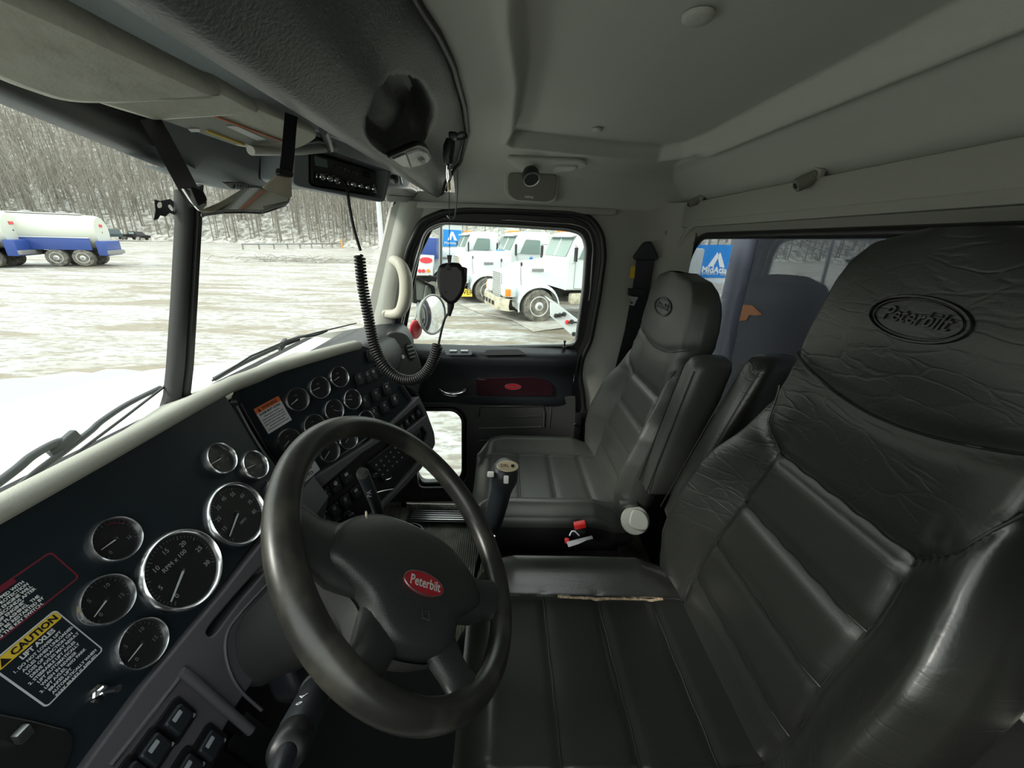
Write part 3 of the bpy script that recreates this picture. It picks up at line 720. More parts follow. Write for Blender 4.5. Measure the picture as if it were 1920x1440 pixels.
# chrome toggle on the gauge panel
tg = D.px(180, 1302); tgp = D.w(*tg, 0)
ts = MB().lathe(tgp, D.n, [(.010, 0), (.010, .003), (.0065, .004), (.0065, .010), (.0045, .012)], 6).out('toggle_switch', 'chrome', dash, 40, 'small chrome toggle switch')
MB().tube([D.w(*tg, .010), P(222, 1291, n=np.array(D.n), d=float(np.array(D.n)@np.array(D.w(0, 0, .030))))], [.0028, .0042], 10).out('lever', 'chrome', ts)
# ignition plate in the corner
ip = link('ignition_plate', plate(D, rpoly([D.px(-60, 1330), D.px(50, 1352), D.px(128, 1372), D.px(134, 1400), D.px(110, 1460), D.px(-40, 1600)], .01), .006, z=0, bev=.002), 'black', dash)
MB().box(D.w(*D.px(26, 1383), .012), (.012, .008, .014), bev=.002).out('key_head', 'steel', ip)

# ------------------------------------------------------------ stickers (parts of the dashboard)
def lines(mb, pl, txts, x, y, size, lead, z=.0009, align='LEFT', bold=.0002):
    for i, s in enumerate(txts):
        if s: text(mb, pl, s, x, y - i*lead, size, z=z, align=align, bold=bold)
# caution label
x1, zt_, zb_ = D.px(100, 1145)[0] - .0, D.px(100, 1145)[1], D.px(190, 1222)[1]
x1 = (D.px(100, 1145)[0] + D.px(190, 1222)[0])/2 + .002; x0 = x1 - .0645
st = link('caution_label', plate(D, rrect(x0, zb_, x1, zt_, .004), .0006, z=.0002), 'stickwhite', dash, label='black and white caution sticker with yellow header')
link('label_field', plate(D, rrect(x0+.0015, zb_+.0015, x1-.0015, zt_-.0015, .003), .0005, z=.0006), 'panel', st)
link('yellow_header', plate(D, rrect(x0+.0018, zt_-.0125, x1-.0018, zt_-.0018, .002), .0005, z=.0009), 'yellow', st)
mb = MB(); text(mb, D, 'CAUTION', x0+.038, zt_-.0072, .0098, z=.0016, bold=.0003, width=.044); mb.add([D.w(x0+a, zt_+b, .0017) for a, b in ((.004, -.0112), (.0135, -.0112), (.0088, -.0032))], [(0, 1, 2)]); mb.out('header_word', 'black', st)
mb = MB(); text(mb, D, 'LIFT AXLES', x0+.034, zt_-.0172, .0068, z=.0013, bold=.0002)
lines(mb, D, ['1. DO NOT LOWER LIFT', '    AXLES WHEN UNLOADED.', '    LOSS OF TRACTION ON', '    DRIVE AXLES MAY RESULT', '2. STEERABLE LIFT AXLES', '    LIFT AUTOMATICALLY', '    WHEN IN REVERSE', '3. LIFT AXLES, W/O PARK', '    BRAKES LIFT', '    AUTOMATICALLY WHEN', '    PARK BRAKE IS APPLIED'], x0+.006, zt_-.0238, .0043, .0050, z=.0013, bold=.00008); mb.out('lettering', 'stickwhite', st)
# maroon bordered label
xr = D.px(150, 1082)[0] + .0; zt2 = D.px(95, 1033)[1]; zb2 = D.px(150, 1082)[1]; xl = xr - .135
st = link('shutdown_label', plate(D, rrect(xl, zb2, xr, zt2, .005), .0005, z=.0002), 'maroon', dash, label='maroon bordered engine shutdown sticker')
link('label_field', plate(D, rrect(xl+.002, zb2+.002, xr-.002, zt2-.002, .004), .0004, z=.0005), 'panel', st)
link('maroon_header', plate(D, rrect(xl+.030, zt2-.0065, xr-.040, zt2-.0005, .001), .0004, z=.0008), 'maroon', st)
mb = MB(); text(mb, D, 'NOTICE', xl+.062, zt2-.0035, .0055, z=.0013)
lines(mb, D, ['THIS TRUCK IS EQUIPPED WITH', 'CUMMINS ENGINE PROTECTION', 'SHUTDOWN.  THE ENGINE WILL', 'SHUTDOWN 30 SECONDS AFTER', 'THE "STOP ENGINE"', 'LIGHT BEGINS FLASHING.  THE', 'ENGINE CAN BE RESTARTED BY', 'CYCLING THE KEY SWITCH.'], (xl+xr)/2-.002, zt2-.0108, .0046, .0046, z=.0012, align='CENTER', bold=.00008); mb.out('lettering', 'white', st)
# orange warning label on the centre panel
wa = [cq(474, 768), cq(524, 743), cq(547, 787), cq(503, 814)]
e0 = (Vector(wa[1]) - Vector(wa[0])).normalized()
def wpl(pl, a, b, c_):   # local frame with a rotated x axis
    o = pl.w(*a); r_ = (pl.w(*b) - o); return Pl(o, pl.n, r_)
wp = wpl(Cc, wa[3], wa[2], None); Wd = (Vector(wa[2]) - Vector(wa[3])).length; Hd = (Vector(wa[0]) - Vector(wa[3])).length
st = link('warning_label', plate(wp, rrect(0, 0, Wd, Hd, .001), .0006, z=.0002), 'stickwhite', dash, label='white warning sticker with orange header')
link('orange_header', plate(wp, rrect(0, Hd*.80, Wd, Hd, .001), .0005, z=.0007), 'orange', st)
mb = MB(); text(mb, wp, 'WARNING', Wd*.56, Hd*.895, Hd*.16, z=.0015, width=Wd*.62, bold=.0002); mb.add([wp.w(Wd*.10, Hd*.83, .0015), wp.w(Wd*.20, Hd*.83, .0015), wp.w(Wd*.15, Hd*.97, .0015)], [(0, 1, 2)])
text(mb, wp, 'ALARM MUST SOUND', Wd*.5, Hd*.725, Hd*.105, z=.0010, width=Wd*.86, bold=.0002)
for i, s in enumerate(['WHEN VEHICLE IS BACKING', 'FAILURE TO MAINTAIN A CLEAR VIEW', 'IN THE DIRECTION OF TRAVEL COULD', 'RESULT IN SERIOUS INJURY OR DEATH.', 'THE OPERATOR IS RESPONSIBLE', 'FOR THE SAFE USE OF THIS VEHICLE']):
    text(mb, wp, s, Wd*.5, Hd*(.60-.098*i), Hd*.062, z=.0010, width=Wd*(.62 if i in (0, 4) else .84))
mb.out('lettering', 'black', st)
# PTO sticker
wa = [cq(560, 908), cq(606, 888)]; wp = wpl(Cc, cq(567, 926), cq(601, 892), None)
wp = wpl(Cc, cq(556, 918), cq(600, 880), None); Wd = (Vector(cq(600, 880)) - Vector(cq(556, 918))).length
st = link('pto_label', plate(wp, rrect(-.01, 0, Wd, .031, .003), .0006, z=.0002), 'stickwhite', dash, label='small white sticker reading LOW PTO')
mb = MB(); text(mb, wp, 'LOW', Wd*.62, .0225, .0125, z=.0010, bold=.0003); text(mb, wp, 'PTO', Wd*.60, .009, .0125, z=.0010, bold=.0003); mb.out('lettering', 'black', st)
# ============================================================ steering wheel
wc = np.array([.475, .127, .80]); wn = np.array([0, -math.cos(R(40)), math.sin(R(40))])
rho = R(-68)
e1 = Vector((1, 0, 0)); e2 = Vector(wn).cross(e1)
if e2.z < 0: e2 = -e2
wr = e1*math.cos(rho) + e2*math.sin(rho)
WP = Pl(wc, wn, wr)
sw_ = thing('steering_wheel', 'worn black four-spoke steering wheel with red oval badge in front of the driver seat', 'steering wheel', tuple(wc))
RW, TW = .2138, .0188
n = 96; m_ = 18; rows = []
for i in range(n):
    a = 2*math.pi*i/n
    # finger grip thickening
    tw = TW*(1 + .05*math.sin(a*2+.5))
    rows.append([WP.w((RW + tw*math.cos(b))*math.cos(a), (RW + tw*math.cos(b))*math.sin(a), tw*math.sin(b)*1.0) for b in [2*math.pi*j/m_ for j in range(m_)]])
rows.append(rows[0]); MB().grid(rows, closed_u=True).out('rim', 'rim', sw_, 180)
# spokes: lofted flat-oval sections from the hub to the rim
def spoke(path, name='spoke', m='pad'):
    rows = []
    pts = [Vector(p[:2]) for p in path]
    for i, p in enumerate(path):
        a = pts[max(i-1, 0)]; b = pts[min(i+1, len(pts)-1)]; t = (b-a).normalized(); o = Vector((-t.y, t.x)); w_, h_, z_ = p[2], p[3], p[4]
        rows.append([WP.w(p[0] + o.x*w_*math.cos(q), p[1] + o.y*w_*math.cos(q), z_ + h_*math.sin(q)*(1 if True else 1)) for q in [2*math.pi*j/16 for j in range(16)]])
    mb = MB().grid(rows, closed_u=True); return mb.out(name, m, sw_, 180)
def pol(r, a): return (r*math.cos(R(a)), r*math.sin(R(a)))
for s in (1, -1):
    spoke([(s*.085, -.045, .052, .019, -.018), (s*.13, -.048, .044, .018, -.018), (s*.165, -.046, .033, .016, -.012), (s*.19, -.046, .036, .015, -.006), (s*.203, -.048, .050, .013, -.001)], label := 'upper_spoke' if False else 'spoke')
    spoke([(s*.030, -.08, .050, .020, -.020), (s*.054, -.130, .034, .017, -.017), (s*.072, -.160, .027, .015, -.013), (s*.084, -.180, .030, .015, -.007), (s*.092, -.193, .044, .014, -.001)], 'spoke')
# airbag style pad
pad = [(-.150, -.060), (-.138, -.020), (-.095, .016), (-.040, .030), (.04, .030), (.095, .016), (.138, -.020), (.150, -.060), (.120, -.080), (.085, -.100), (.062, -.135), (.030, -.150), (-.030, -.150), (-.062, -.135), (-.085, -.100), (-.120, -.080)]
po = smooth_closed(pad, 4)
cx_, cy_ = 0, -.06
rows = []
for k, z in ((1.0, -.034), (1.0, -.016), (.985, -.004), (.95, .004), (.88, .008), (.70, .012), (.45, .015), (.2, .016), (.02, .0165)):
    rows.append([WP.w(cx_ + (x-cx_)*k, cy_ + (y-cy_)*k, z) for x, y in po])
MB().grid(rows, closed_u=True).out('hub_pad', 'pad', sw_, 180)
# grey underside housing behind the pad
rows = []
for k, z in ((1.04, -.018), (1.06, -.03), (1.0, -.05), (.8, -.075), (.4, -.09), (.1, -.092)):
    rows.append([WP.w(cx_ + (x-cx_)*k, cy_ + (y-cy_)*k, z) for x, y in po])
MB().grid(rows, closed_u=True).out('hub_back', 'padgrey', sw_, 180)
# worn seam line on the pad, small bright worn corners
mb = MB()
for s in (1, -1): mb.tube(spline([WP.w(s*x, y, z) for x, y, z in ((.092, .020, -.002), (.098, -.01, .0055), (.100, -.045, .0055), (.083, -.092, .001))], 6), .0012, 6)
mb.out('pad_seam', 'black', sw_, 60)
mb = MB(); s = -1; mb.tube(spline([WP.w(s*x, y, z) for x, y, z in ((.094, .018, .0005), (.097, .004, .0055), (.0985, -.010, .0068))], 4), [.0006, .0016, .0018, .0018, .0016, .0012, .001, .0008, .0006][:9], 6); mb.out('worn_seam_edge', 'gold', sw_, 60, 'worn tan edge of the pad seam')
_b = WP.px(793, 1096, .0148); bg_ = Pl(WP.w(_b[0], _b[1], .0148), wn, wr)
bgo = link('wheel_badge', plate(bg_, ell(0, 0, .0385, .0165, 48), .0035, bev=.0012), 'badge', sw_, 60, 'red oval badge with chrome script')
mb = MB(); text(mb, bg_, 'Peterbilt', 0, .000, .0200, z=.0038, shear=.32, width=.060, bold=.0002); mb.out('lettering', 'ltgrey', bgo)
MB().tube([bg_.w(a, b, .0028) for a, b in ell(0, 0, .0378, .016, 48)], .0010, 6, closed=True).out('badge_rim', 'steel', bgo, 60)
# horn outline embossed under the badge
mb = MB(); mb.tube([bg_.w(x, y, .0006) for x, y in ((-.006, -.036), (.006, -.034), (.006, -.046), (-.006, -.044))], .0007, 5, closed=True); mb.out('horn_symbol', 'padgrey', sw_)

# ------------------------------------------------------------ steering column and stalks
colm = thing('steering_column', 'grey-black steering column shroud behind the wheel', 'steering column', (.475, .22, .75))
ax = Vector(wn); c0_ = Vector(wc) - ax*.085
rows = []
for h, r1, r2 in ((0, .045, .05), (-.02, .062, .07), (-.06, .070, .085), (-.12, .068, .085), (-.20, .06, .07), (-.28, .055, .06)):
    rows.append([c0_ + ax*h + e1*(r1*math.cos(a)) + e2*(r2*math.sin(a)) for a in [2*math.pi*j/28 for j in range(28)]])
MB().grid(rows, closed_u=True).out('shroud', 'padgrey', colm, 180)
rows = []
for k, h in ((1, -.27), (.9, -.40), (.8, -.55)): rows.append([c0_ + ax*h + e1*(.05*k*math.cos(a)) + e2*(.05*k*math.sin(a)) for a in [2*math.pi*j/20 for j in range(20)]])
MB().grid(rows, closed_u=True).out('lower_tube', 'black', colm, 180)
# upper dome seen through the wheel with the right-hand stalk
dome = P(718, 990, y=.215)
MB().lathe(dome + np.array([-.012, .03, -.045]), (0, -.15, 1), [(.056, -.03), (.054, .02), (.046, .042), (.030, .056), (.008, .062)], 28).out('upper_dome', 'padgrey', colm, 180)
a = P(716, 980, y=.215); b = P(700, 935, y=.21); c_ = P(680, 888, y=.205)
st = thing('trailer_brake_lever', 'upright black hand lever on the steering column seen through the wheel', 'lever', tuple(a))
MB().tube([a, b, c_], [.0085, .0095, .0095], 14).out('lever', 'dark', st, 60)
MB().tube([c_, c_ + (c_-b)*.10], [.0095, .006], 14).out('lever_cap', 'padgrey', st, 60)
mb = MB(); q = Pl((b+c_)/2 + np.array([-.0088, -.004, 0]), (-.9, -.4, .1), (0, 0, 1))
text(mb, q, 'PARK', 0, 0, .010); mb.out('lettering', 'dimprint', st)
kb = thing('hazard_knob', 'small yellow tabbed hazard knob beside the column dome', 'knob', tuple(P(736, 995, y=.20)))
MB().box(P(736, 995, y=.20), (.010, .010, .014), bev=.003).out('tab', 'gold', kb)
# dark cup behind
cup = MB().lathe(P(765, 1000, x=.72), (0, 0, 1), [(.030, -.07), (.036, 0), (.033, .001), (.028, -.05)], 28)
o = cup.out('cup_holder', 'black', None, 60); tag(o, 'black round cup holder ring on the floor side of the column', 'cup holder')
# turn signal / wiper stalk at lower left
ts_ = thing('turn_signal_stalk', 'thick black turn signal and wiper stalk below the wheel, printed with white symbols', 'stalk', tuple(P(600, 1270, y=.235)))
A = Vector(P(612, 1255, y=.26)); B = Vector(P(526, 1436, y=.19)); 
Bd = (B-A)
def along(t): return A + Bd*t
MB().tube([along(-.35), along(.05), along(.30)], [.0145, .0172, .0185], 20).out('inner_barrel', 'dark', ts_, 60)
MB().tube([along(.30), along(.31), along(.34), along(.35)], [.0185, .0215, .0215, .0195], 20).out('collar', 'padgrey', ts_, 60)
MB().tube([along(.35), along(.75), along(.78)], [.0195, .0195, .0165], 20).out('grip', 'dark', ts_, 60)
MB().tube([along(.78), along(.80), along(.90), along(.93)], [.0170, .0190, .0190, .014], 20).out('end_ring', 'black', ts_, 60)
MB().tube([along(.93), along(1.0), along(1.05)], [.010, .010, .003], 16).out('wash_button', 'dark', ts_, 60)
tc_ = (Vector(EYE) - along(.2)).normalized(); axd = Bd.normalized(); side = axd.cross(tc_).normalized(); up_ = side.cross(axd)
mb = MB()
def onst(t, ang, s, size, r_=.0158):
    o = along(t) + (up_*math.cos(ang) + side*math.sin(ang))*r_; nn = (up_*math.cos(ang) + side*math.sin(ang)); q = Pl(o, nn, side*math.cos(ang) - up_*math.sin(ang)); text(mb, q, s, 0, 0, size, z=.0002)
onst(.00, -.5, 'll', .016, .0173); onst(.03, .9, 'P', .014, .0176); onst(.18, -.1, 'O', .012, .0182); onst(.25, -.1, 'I I I', .012, .0186); onst(.25, .8, 'O', .010, .0186); onst(.62, .6, 'A', .014, .0198); onst(.70, .6, 'o', .014, .0198)
mb.out('symbols', 'white', ts_)
fm_ = MB().box((.455, .20, .001), (.79, 1.06, .016), bev=.004); tag(fm_.out('floor_shade_sheet', 'matte', None), 'black sheet added on the floor as the shade under the steering column', 'shade sheet')  # black sheet added to keep the floor under the wheel dark
# pedals deep under the dash
for i, (x, z_) in enumerate(((.40, .16), (.56, .14))):
    pd = thing('foot_pedal', ['dark ribbed brake pedal under the steering column', 'dark accelerator pedal right of the brake pedal'][i], 'pedal', (x, .56, z_))
    MB().box((x, .56, z_), (.07, .02, .10), Matrix.Rotation(R(-30), 3, 'X'), bev=.006).out('pad', 'rubber', pd)
    MB().tube([(x, .57, z_+.03), (x, .66, z_+.20), (x, .76, z_+.25)], .01, 8).out('arm', 'black', pd)
# ============================================================ seats
def sgnp(v, p): return math.copysign(abs(v)**p, v)
def interpv(t, xs, ys): return float(np.interp(t, xs, ys))
def make_seat(x0, yj, zc, zh, leather, label, arm, torn=False):
    """x0 seat centre, yj line where back meets cushion, zc cushion height, zh: extra height of the back"""
    st = thing('bucket_seat', label, 'seat', (x0, yj+.2, 0))
    # ---- backrest loft; sections go up the spine
    HW = [-.06, -.02, .04, .10, .20, .28, .32, .38, .44, .49, .54, .58, .626, .655, .685, .71, .727]
    sc = (zh-zc)/.727
    wd = [.20, .225, .243, .25, .25, .245, .235, .208, .190, .186, .190, .186, .177, .171, .157, .128, .05]
    th = [.07, .085, .10, .105, .105, .10, .095, .09, .09, .095, .10, .10, .095, .085, .07, .05, .02]
    bol = [0, .02, .04, .055, .062, .058, .050, .030, .012, .004, 0, 0, 0, 0, 0, 0, 0]
    nn = 90; mm = 84
    def sec(h):
        y = yj + interpv(h, [-.06, 0, .06, .16, .255, .363, .6, .73], [.005, -.005, -.02, -.038, -.070, -.100, -.128, -.142])  # spine centre (front plane)
        return y
    hz = HW
    def fr(s, h):
        """front surface; s -1..1 across, h height above cushion"""
        w_ = interpv(h, hz, wd); b_ = interpv(h, hz, bol); a = abs(s)
        y = sec(h) + b_*sstep(.55, .93, a) + .012*(1-a*a)*sstep(.5, .62, h) - .012*sstep(.9, 1, a)
        # sewn seams press the surface in
        vx = interpv(h, [-.06, .08, .20, .33, .363, .40, .44, .48], [.60, .57, .53, .54, .57, .78, .88, .97])     # side seam position
        if h < .46: y -= .006*math.exp(-((a - vx)/.030)**2)
        for k, q in enumerate((.062, .158, .255, .363)):
            if a < vx: y -= .0055*math.exp(-((h - q)/.010)**2)
        hs = .535 - .045*(1-a*a) 
        y -= .005*math.exp(-((h - hs)/.012)**2)
        if a < vx and h < .36: y += .004
        return Vector((x0 + s*w_, y, zc + h*sc))
    rows = []
    hh = list(np.linspace(-.06, .69, nn)) + list(.69 + .037*np.sin(np.linspace(0, math.pi/2, 14)))[1:]
    for h in hh:
        w_ = interpv(h, hz, wd); t_ = interpv(h, hz, th); row = []
        yb = sec(h) - t_*1.15
        for j in range(mm):
            s = -1 + 2*j/(mm-1); s2 = math.sin(s*math.pi/2)*.5 + s*.5
            p = fr(s2, h); e = max(0, (abs(s2)-.86)/.14); p.y -= .03*e**2.2; row.append(p)
        for j in range(1, 24):
            a = math.pi*j/24; row.append(Vector((x0 + w_*math.cos(a)*(1 + .01), lerp(fr(1 if a < math.pi/2 else -1, h).y - .03, yb, math.sin(a)**.5), zc + h*sc)))
        rows.append(row)
    MB().grid(rows, closed_u=True).out('backrest', leather, st, 180)
    def seam(pts, name, r=.0016, m=None, off=.0012):
        mb = MB(); mb.tube([fr(s, h) + Vector((0, off, 0)) for s, h in pts], r, 6); return mb
    mb = MB()
    for q in (.062, .158, .255, .363):
        vx = interpv(q, [-.06, .08, .20, .33, .363, .40, .44, .48], [.60, .57, .53, .54, .57, .78, .88, .97]); mb.tube([fr(lerp(-vx, vx, i/24), q + .0015*math.sin(i*1.3)) + Vector((0, .0015, 0)) for i in range(25)], .0016, 6)
    for sg in (-1, 1):
        mb.tube([fr(sg*interpv(h, [-.06, .08, .20, .33, .363, .40, .44, .48], [.60, .57, .53, .54, .57, .78, .88, .97]), h) + Vector((0, .001, 0)) for h in np.linspace(-.04, .47, 40)], .0017, 6)
    mb.tube([fr(s, .535 - .045*(1-s*s)) + Vector((0, .001, 0)) for s in np.linspace(-.97, .97, 40)], .0022, 6)
    mb.out('back_piping', leather, st, 60)
    # embossed oval with script on the headrest
    eh = .622
    nrm = (fr(.05, eh) - fr(-.05, eh)).cross(fr(0, eh+.03) - fr(0, eh-.03)); nrm = -nrm if nrm.y < 0 else nrm
    ep = Pl(fr(0, eh) + Vector((0, .0005, 0)), nrm, (-1, 0, 0))
    em = MB(); em.tube([ep.w(a, b, .0) for a, b in ell(0, 0, .062, .027, 44)], .0022, 6, closed=True); em.tube([ep.w(a, b, .0) for a, b in ell(0, 0, .055, .0225, 44)], .0010, 6, closed=True)
    text(em, ep, 'Peterbilt', 0, .001, .027, z=.0006, shear=.3, width=.085, ext=.0012, bold=.0003)
    em.out('embossed_badge', leather, st, 60)
    # ---- cushion: sections run front to back
    cy0, cy1 = yj-.05, yj+.46; rows = []
    wc_ = .245
    def ctop(s, t):
        """t 0 back .. 1 front"""
        y = lerp(cy0, cy1, t); a = abs(s); w_ = wc_*interpv(t, [0, .12, .5, .85, .95, 1], [.90, .98, 1.0, 1.0, .95, .86])
        z = zc + .045*sstep(.55, .80, a)*interpv(t, [0, .1, .25, .8, 1], [.1, .3, 1, 1, .5]) - .035*sstep(.86, 1, a) - .05*sstep(.86, 1.0, t)**1.5 - .012*sstep(0, .3, t)*(1-a*a)*(1-t)
        z -= .005*math.exp(-((a-.60)/.028)**2)*(1 if t < .93 else 0)
        if a < .60 and t < .88:
            for q in (.22, .45, .68): z -= .0045*math.exp(-((t-q)/.018)**2)
        return Vector((x0 + s*w_, y, z))
    tt = list(np.linspace(0, 1, 76))
    for t in tt:
        row = [ctop(math.sin(s*math.pi/2)*.45 + s*.55, t) for s in np.linspace(-1, 1, 64)]
        zb = zc - .12 + .04*sstep(.8, 1, t); w_ = abs(row[0].x - x0); y = row[0].y
        for f_, k_ in ((1.012, .25), (1.015, .6), (.99, .9), (.9, 1.0), (-.9, 1.0), (-.99, .9), (-1.015, .6), (-1.012, .25)):
            row.append(Vector((x0 + f_*w_, y - .012*k_*(1 if t > .9 else 0), lerp(row[-1].z if False else ctop(1, t).z, zb, k_))))
        rows.append(row)
    # upper cover, and the black side band below it
    top = [[r[-1]] + r[:65] for r in rows]; MB().grid(top).out('cushion', leather, st, 180)
    sd = [r[64:] for r in rows]; mb = MB().grid(sd); k = len(sd[0]); mb.f.append(tuple(range(k))[::-1]); b_ = len(mb.v)-k; mb.f.append(tuple(range(b_, b_+k)))
    mb.out('cushion_side', 'matte', st, 180)
    mb = MB()
    for q in (.22, .45, .68): mb.tube([ctop(lerp(-.59, .59, i/24), q + .0015*math.sin(i)) + Vector((0, 0, .001)) for i in range(25)], .0014, 6)
    for sg in (-1, 1): mb.tube([ctop(sg*.60, t) + Vector((0, 0, .0008)) for t in np.linspace(.02, .93, 40)], .0018, 6)
    mb.out('cushion_piping', leather, st, 60)
    if torn:
        mb = MB(); rows = []
        for i in range(30):
            t = lerp(.17, .62, i/29); w_ = .012*math.sin(math.pi*i/29)**.6*(1 + .3*math.sin(i*2.1))*interpv(t, [.17, .35, .48, .62], [.25, .4, 1.2, .5])
            rows.append([ctop(.60 - .02, t) + Vector((-w_*.2, 0, .0015)), ctop(.60, t) + Vector((w_*.6, 0, .0030)), ctop(.60, t) + Vector((w_*1.3, 0, .0016))])
        mb.grid(rows); mb.out('torn_seam_patch', 'tan', st, 60, 'torn tan patch where the seam has split')
    # ---- base and suspension skirt
    MB().box((x0, yj+.20, zc-.165), (.44, .44, .10), bev=.02).out('seat_pan', 'matte', st)
    mb = MB(); mb.box((x0, yj+.20, (zc-.2)/2), (.36, .38, zc-.2), bev=.015); mb.out('suspension_skirt', 'matte', st)
    # ---- folded-up armrest beside the back
    for (ax_, ay_, az_, l, tilt, lean) in arm:
        am = []
        for h, w_, d_ in ((0, .014, .030), (.02, .030, .044), (.10, .035, .050), (l*.6, .035, .052), (l-.03, .035, .050), (l-.01, .030, .044), (l, .014, .030)):
            am.append([Vector((ax_ + w_*sgnp(math.cos(a), .55) + lean*h, ay_ + d_*sgnp(math.sin(a), .55) - math.sin(tilt)*h, az_ + h*math.cos(tilt))) for a in [2*math.pi*j/32 for j in range(32)]])
        mb = MB().grid(am, closed_u=True); k = 32; mb.f.append(tuple(range(k))); b_ = len(mb.v)-k; mb.f.append(tuple(range(b_, b_+k)))
        ar = mb.out('armrest', leather, st, 60)
        mb = MB()
        for sx__ in (-1, 1): mb.tube([Vector((ax_ + sx__*.029 + lean*h, ay_ + .0475 - math.sin(tilt)*h, az_ + h*math.cos(tilt))) for h in np.linspace(.02, l-.03, 12)], .0016, 6)
        mb.out('piping', 'black', ar, 60)
    return st
drv = make_seat(.475, -.40, .525, 1.272, 'leather', 'worn creased black leather driver seat with torn seam, nearest the camera', [(.775, -.455, .60, .45, R(17), .0)], torn=True)
pas = make_seat(1.185, -.372, .455, 1.168, 'leather_new', 'smooth grey-black leather passenger seat beside the passenger door', [(.888, -.440, .60, .40, R(10), .0)])
# recline knob of the passenger seat, bracket
kb = thing('seat_adjuster_knob', 'round pale grey adjuster knob on the side of the passenger seat', 'knob', tuple(P(1188, 978, x=.90)))
kp = P(1190, 975, x=.91); kn = Vector((-.86, .10, .5)).normalized()
MB().lathe(kp, kn, [(.020, -.03), (.022, -.004), (.040, 0), (.041, .006), (.038, .010), (.030, .011)], 28).out('dial', 'knobgrey', kb, 40)
r_ = kn.orthogonal().normalized(); kk = Pl(Vector(kp) + kn*.010, kn, (0, 0.6, 1))
link('grip', plate(kk, smooth_closed([(-.032, -.012), (-.014, -.030), (.014, -.030), (.032, -.010), (.020, .012), (.0, .024), (-.020, .012)], 4), .018, bev=.005), 'knobgrey', kb, 50)
MB().box(P(1178, 945, x=.93), (.02, .05, .012), bev=.002).out('bracket', 'steel', kb)
# red buckle, papers, red case between the seats
bk = thing('seat_belt_buckle', 'red-topped seat belt buckle between the seats', 'buckle', tuple(P(1088, 988, x=.90)))
MB().box(P(1088, 992, x=.905), (.022, .030, .05), Matrix.Rotation(R(20), 3, 'X'), bev=.003).out('housing', 'black', bk)
MB().box(P(1087, 984, x=.895), (.018, .034, .016), Matrix.Rotation(R(-15), 3, 'X'), bev=.003).out('release_button', 'red', bk, label='bright red release button')
pp = MB(); a = P(1062, 1014, x=.86); pp.add([P(1062, 1016, x=.86), P(1110, 1004, x=.90), P(1112, 1010, x=.90), P(1085, 1020, x=.85), P(1066, 1026, x=.83), P(1100, 1013, x=.88)], [(0, 1, 2, 5), (0, 5, 3, 4)])
tag(pp.out('crumpled_papers', 'papers', None), 'crumpled white papers stuck between the seats', 'papers')
pp = MB(); pp.tube([P(u, v, x=.87) for u, v in ((1068, 1004), (1072, 996), (1078, 996), (1086, 1004))], .0022, 6); tag(pp.out('paper_tag', 'papers', None), 'small curled white tag below the red buckle', 'tag')
rc = thing('red_toolbox', 'dark red case on the floor between the two seats', 'case', (.84, -.36, .0))
MB().box((.86, -.40, .14), (.15, .22, .26), bev=.012).out('body', 'darkred', rc)
MB().box((.86, -.40, .275), (.155, .225, .02), bev=.006).out('lid', 'darkred', rc)
sb = MB(); sb.box(P(1063, 1014, x=.87), (.014, .012, .010), bev=.002); tag(sb.out('red_tab', 'red', None), 'tiny red tab beside the crumpled papers', 'tab')
ch = thing('seat_belt_anchor', 'pale metal bar at the hinge of the driver seat', 'bar', tuple(P(1245, 1090, x=.76)))
MB().tube([P(1232, 1094, x=.745), P(1262, 1082, x=.765)], .0075, 10).out('bar', 'ltgrey', ch)
lv = thing('seat_side_latch', 'black latch bracket behind the passenger seat cushion near the door seal', 'latch', tuple(P(1092, 778, x=1.56)))
MB().box(P(1100, 775, x=1.57), (.03, .06, .03), bev=.004).out('bracket', 'black', lv); MB().box(P(1083, 800, x=1.575), (.015, .03, .14), bev=.004).out('strap', 'black', lv)
MB().lathe(P(1079, 796, x=1.56), (-1, 0, 0), [(.007, 0), (.006, .005)], 12).out('stud', 'chrome', lv)

# ============================================================ gear lever
gl = thing('gear_lever', 'black gear lever with a gold-plated shift pattern cap in front of the passenger seat', 'gear lever', tuple(P(925, 960, x=.81)))
k0, k1, k2, k3 = [Vector(P(u, v, x=x)) for u, v, x in ((955, 862, .80), (950, 895, .805), (936, 935, .81), (922, 985, .83))]
dr = (k0-k2).normalized(); sd_ = Vector((-.5, -.8, .1)).cross(dr).normalized(); fr_ = dr.cross(sd_)
rows = []
for h, a, b, off in ((.130, .002, .002, .010), (.127, .022, .018, .009), (.118, .033, .026, .006), (.102, .038, .031, .003), (.082, .037, .031, 0), (.062, .031, .027, 0), (.045, .027, .025, 0), (.0, .026, .025, 0), (-.05, .025, .024, 0), (-.075, .022, .021, 0), (-.078, .002, .002, 0)):
    rows.append([k2 + dr*(h-.02) + fr_*off*-1 + sd_*(a*math.cos(t)) + fr_*(b*math.sin(t)) for t in [2*math.pi*j/28 for j in range(28)]])
MB().grid(rows, closed_u=True).out('grip', 'dark', gl, 180)
top = Pl(k2 + dr*.101 + Vector(EYE - np.array(k0)).normalized()*.014, (Vector(EYE)-k0).normalized()*.6 + dr*.8, (.2, -.8, -.3))
link('pattern_plate', plate(top, ell(.0, .0, .026, .015, 32), .004, bev=.001), 'gold', gl, 60, 'gold shift pattern plate')
mb = MB(); text(mb, top, 'DRL', -.007, 0, .011, z=.0045); mb.me(plate(top, rrect(.008, -.004, .016, .004, .001), .0006, z=.0042)); mb.out('pattern_print', 'black', gl)
ev = (Vector(EYE)-k2).normalized()
MB().box(Vector(P(949, 899, x=.758)), (.010, .012, .018), Matrix.Rotation(R(15), 3, 'Y'), bev=.003).out('splitter_button', 'ltgrey', gl)
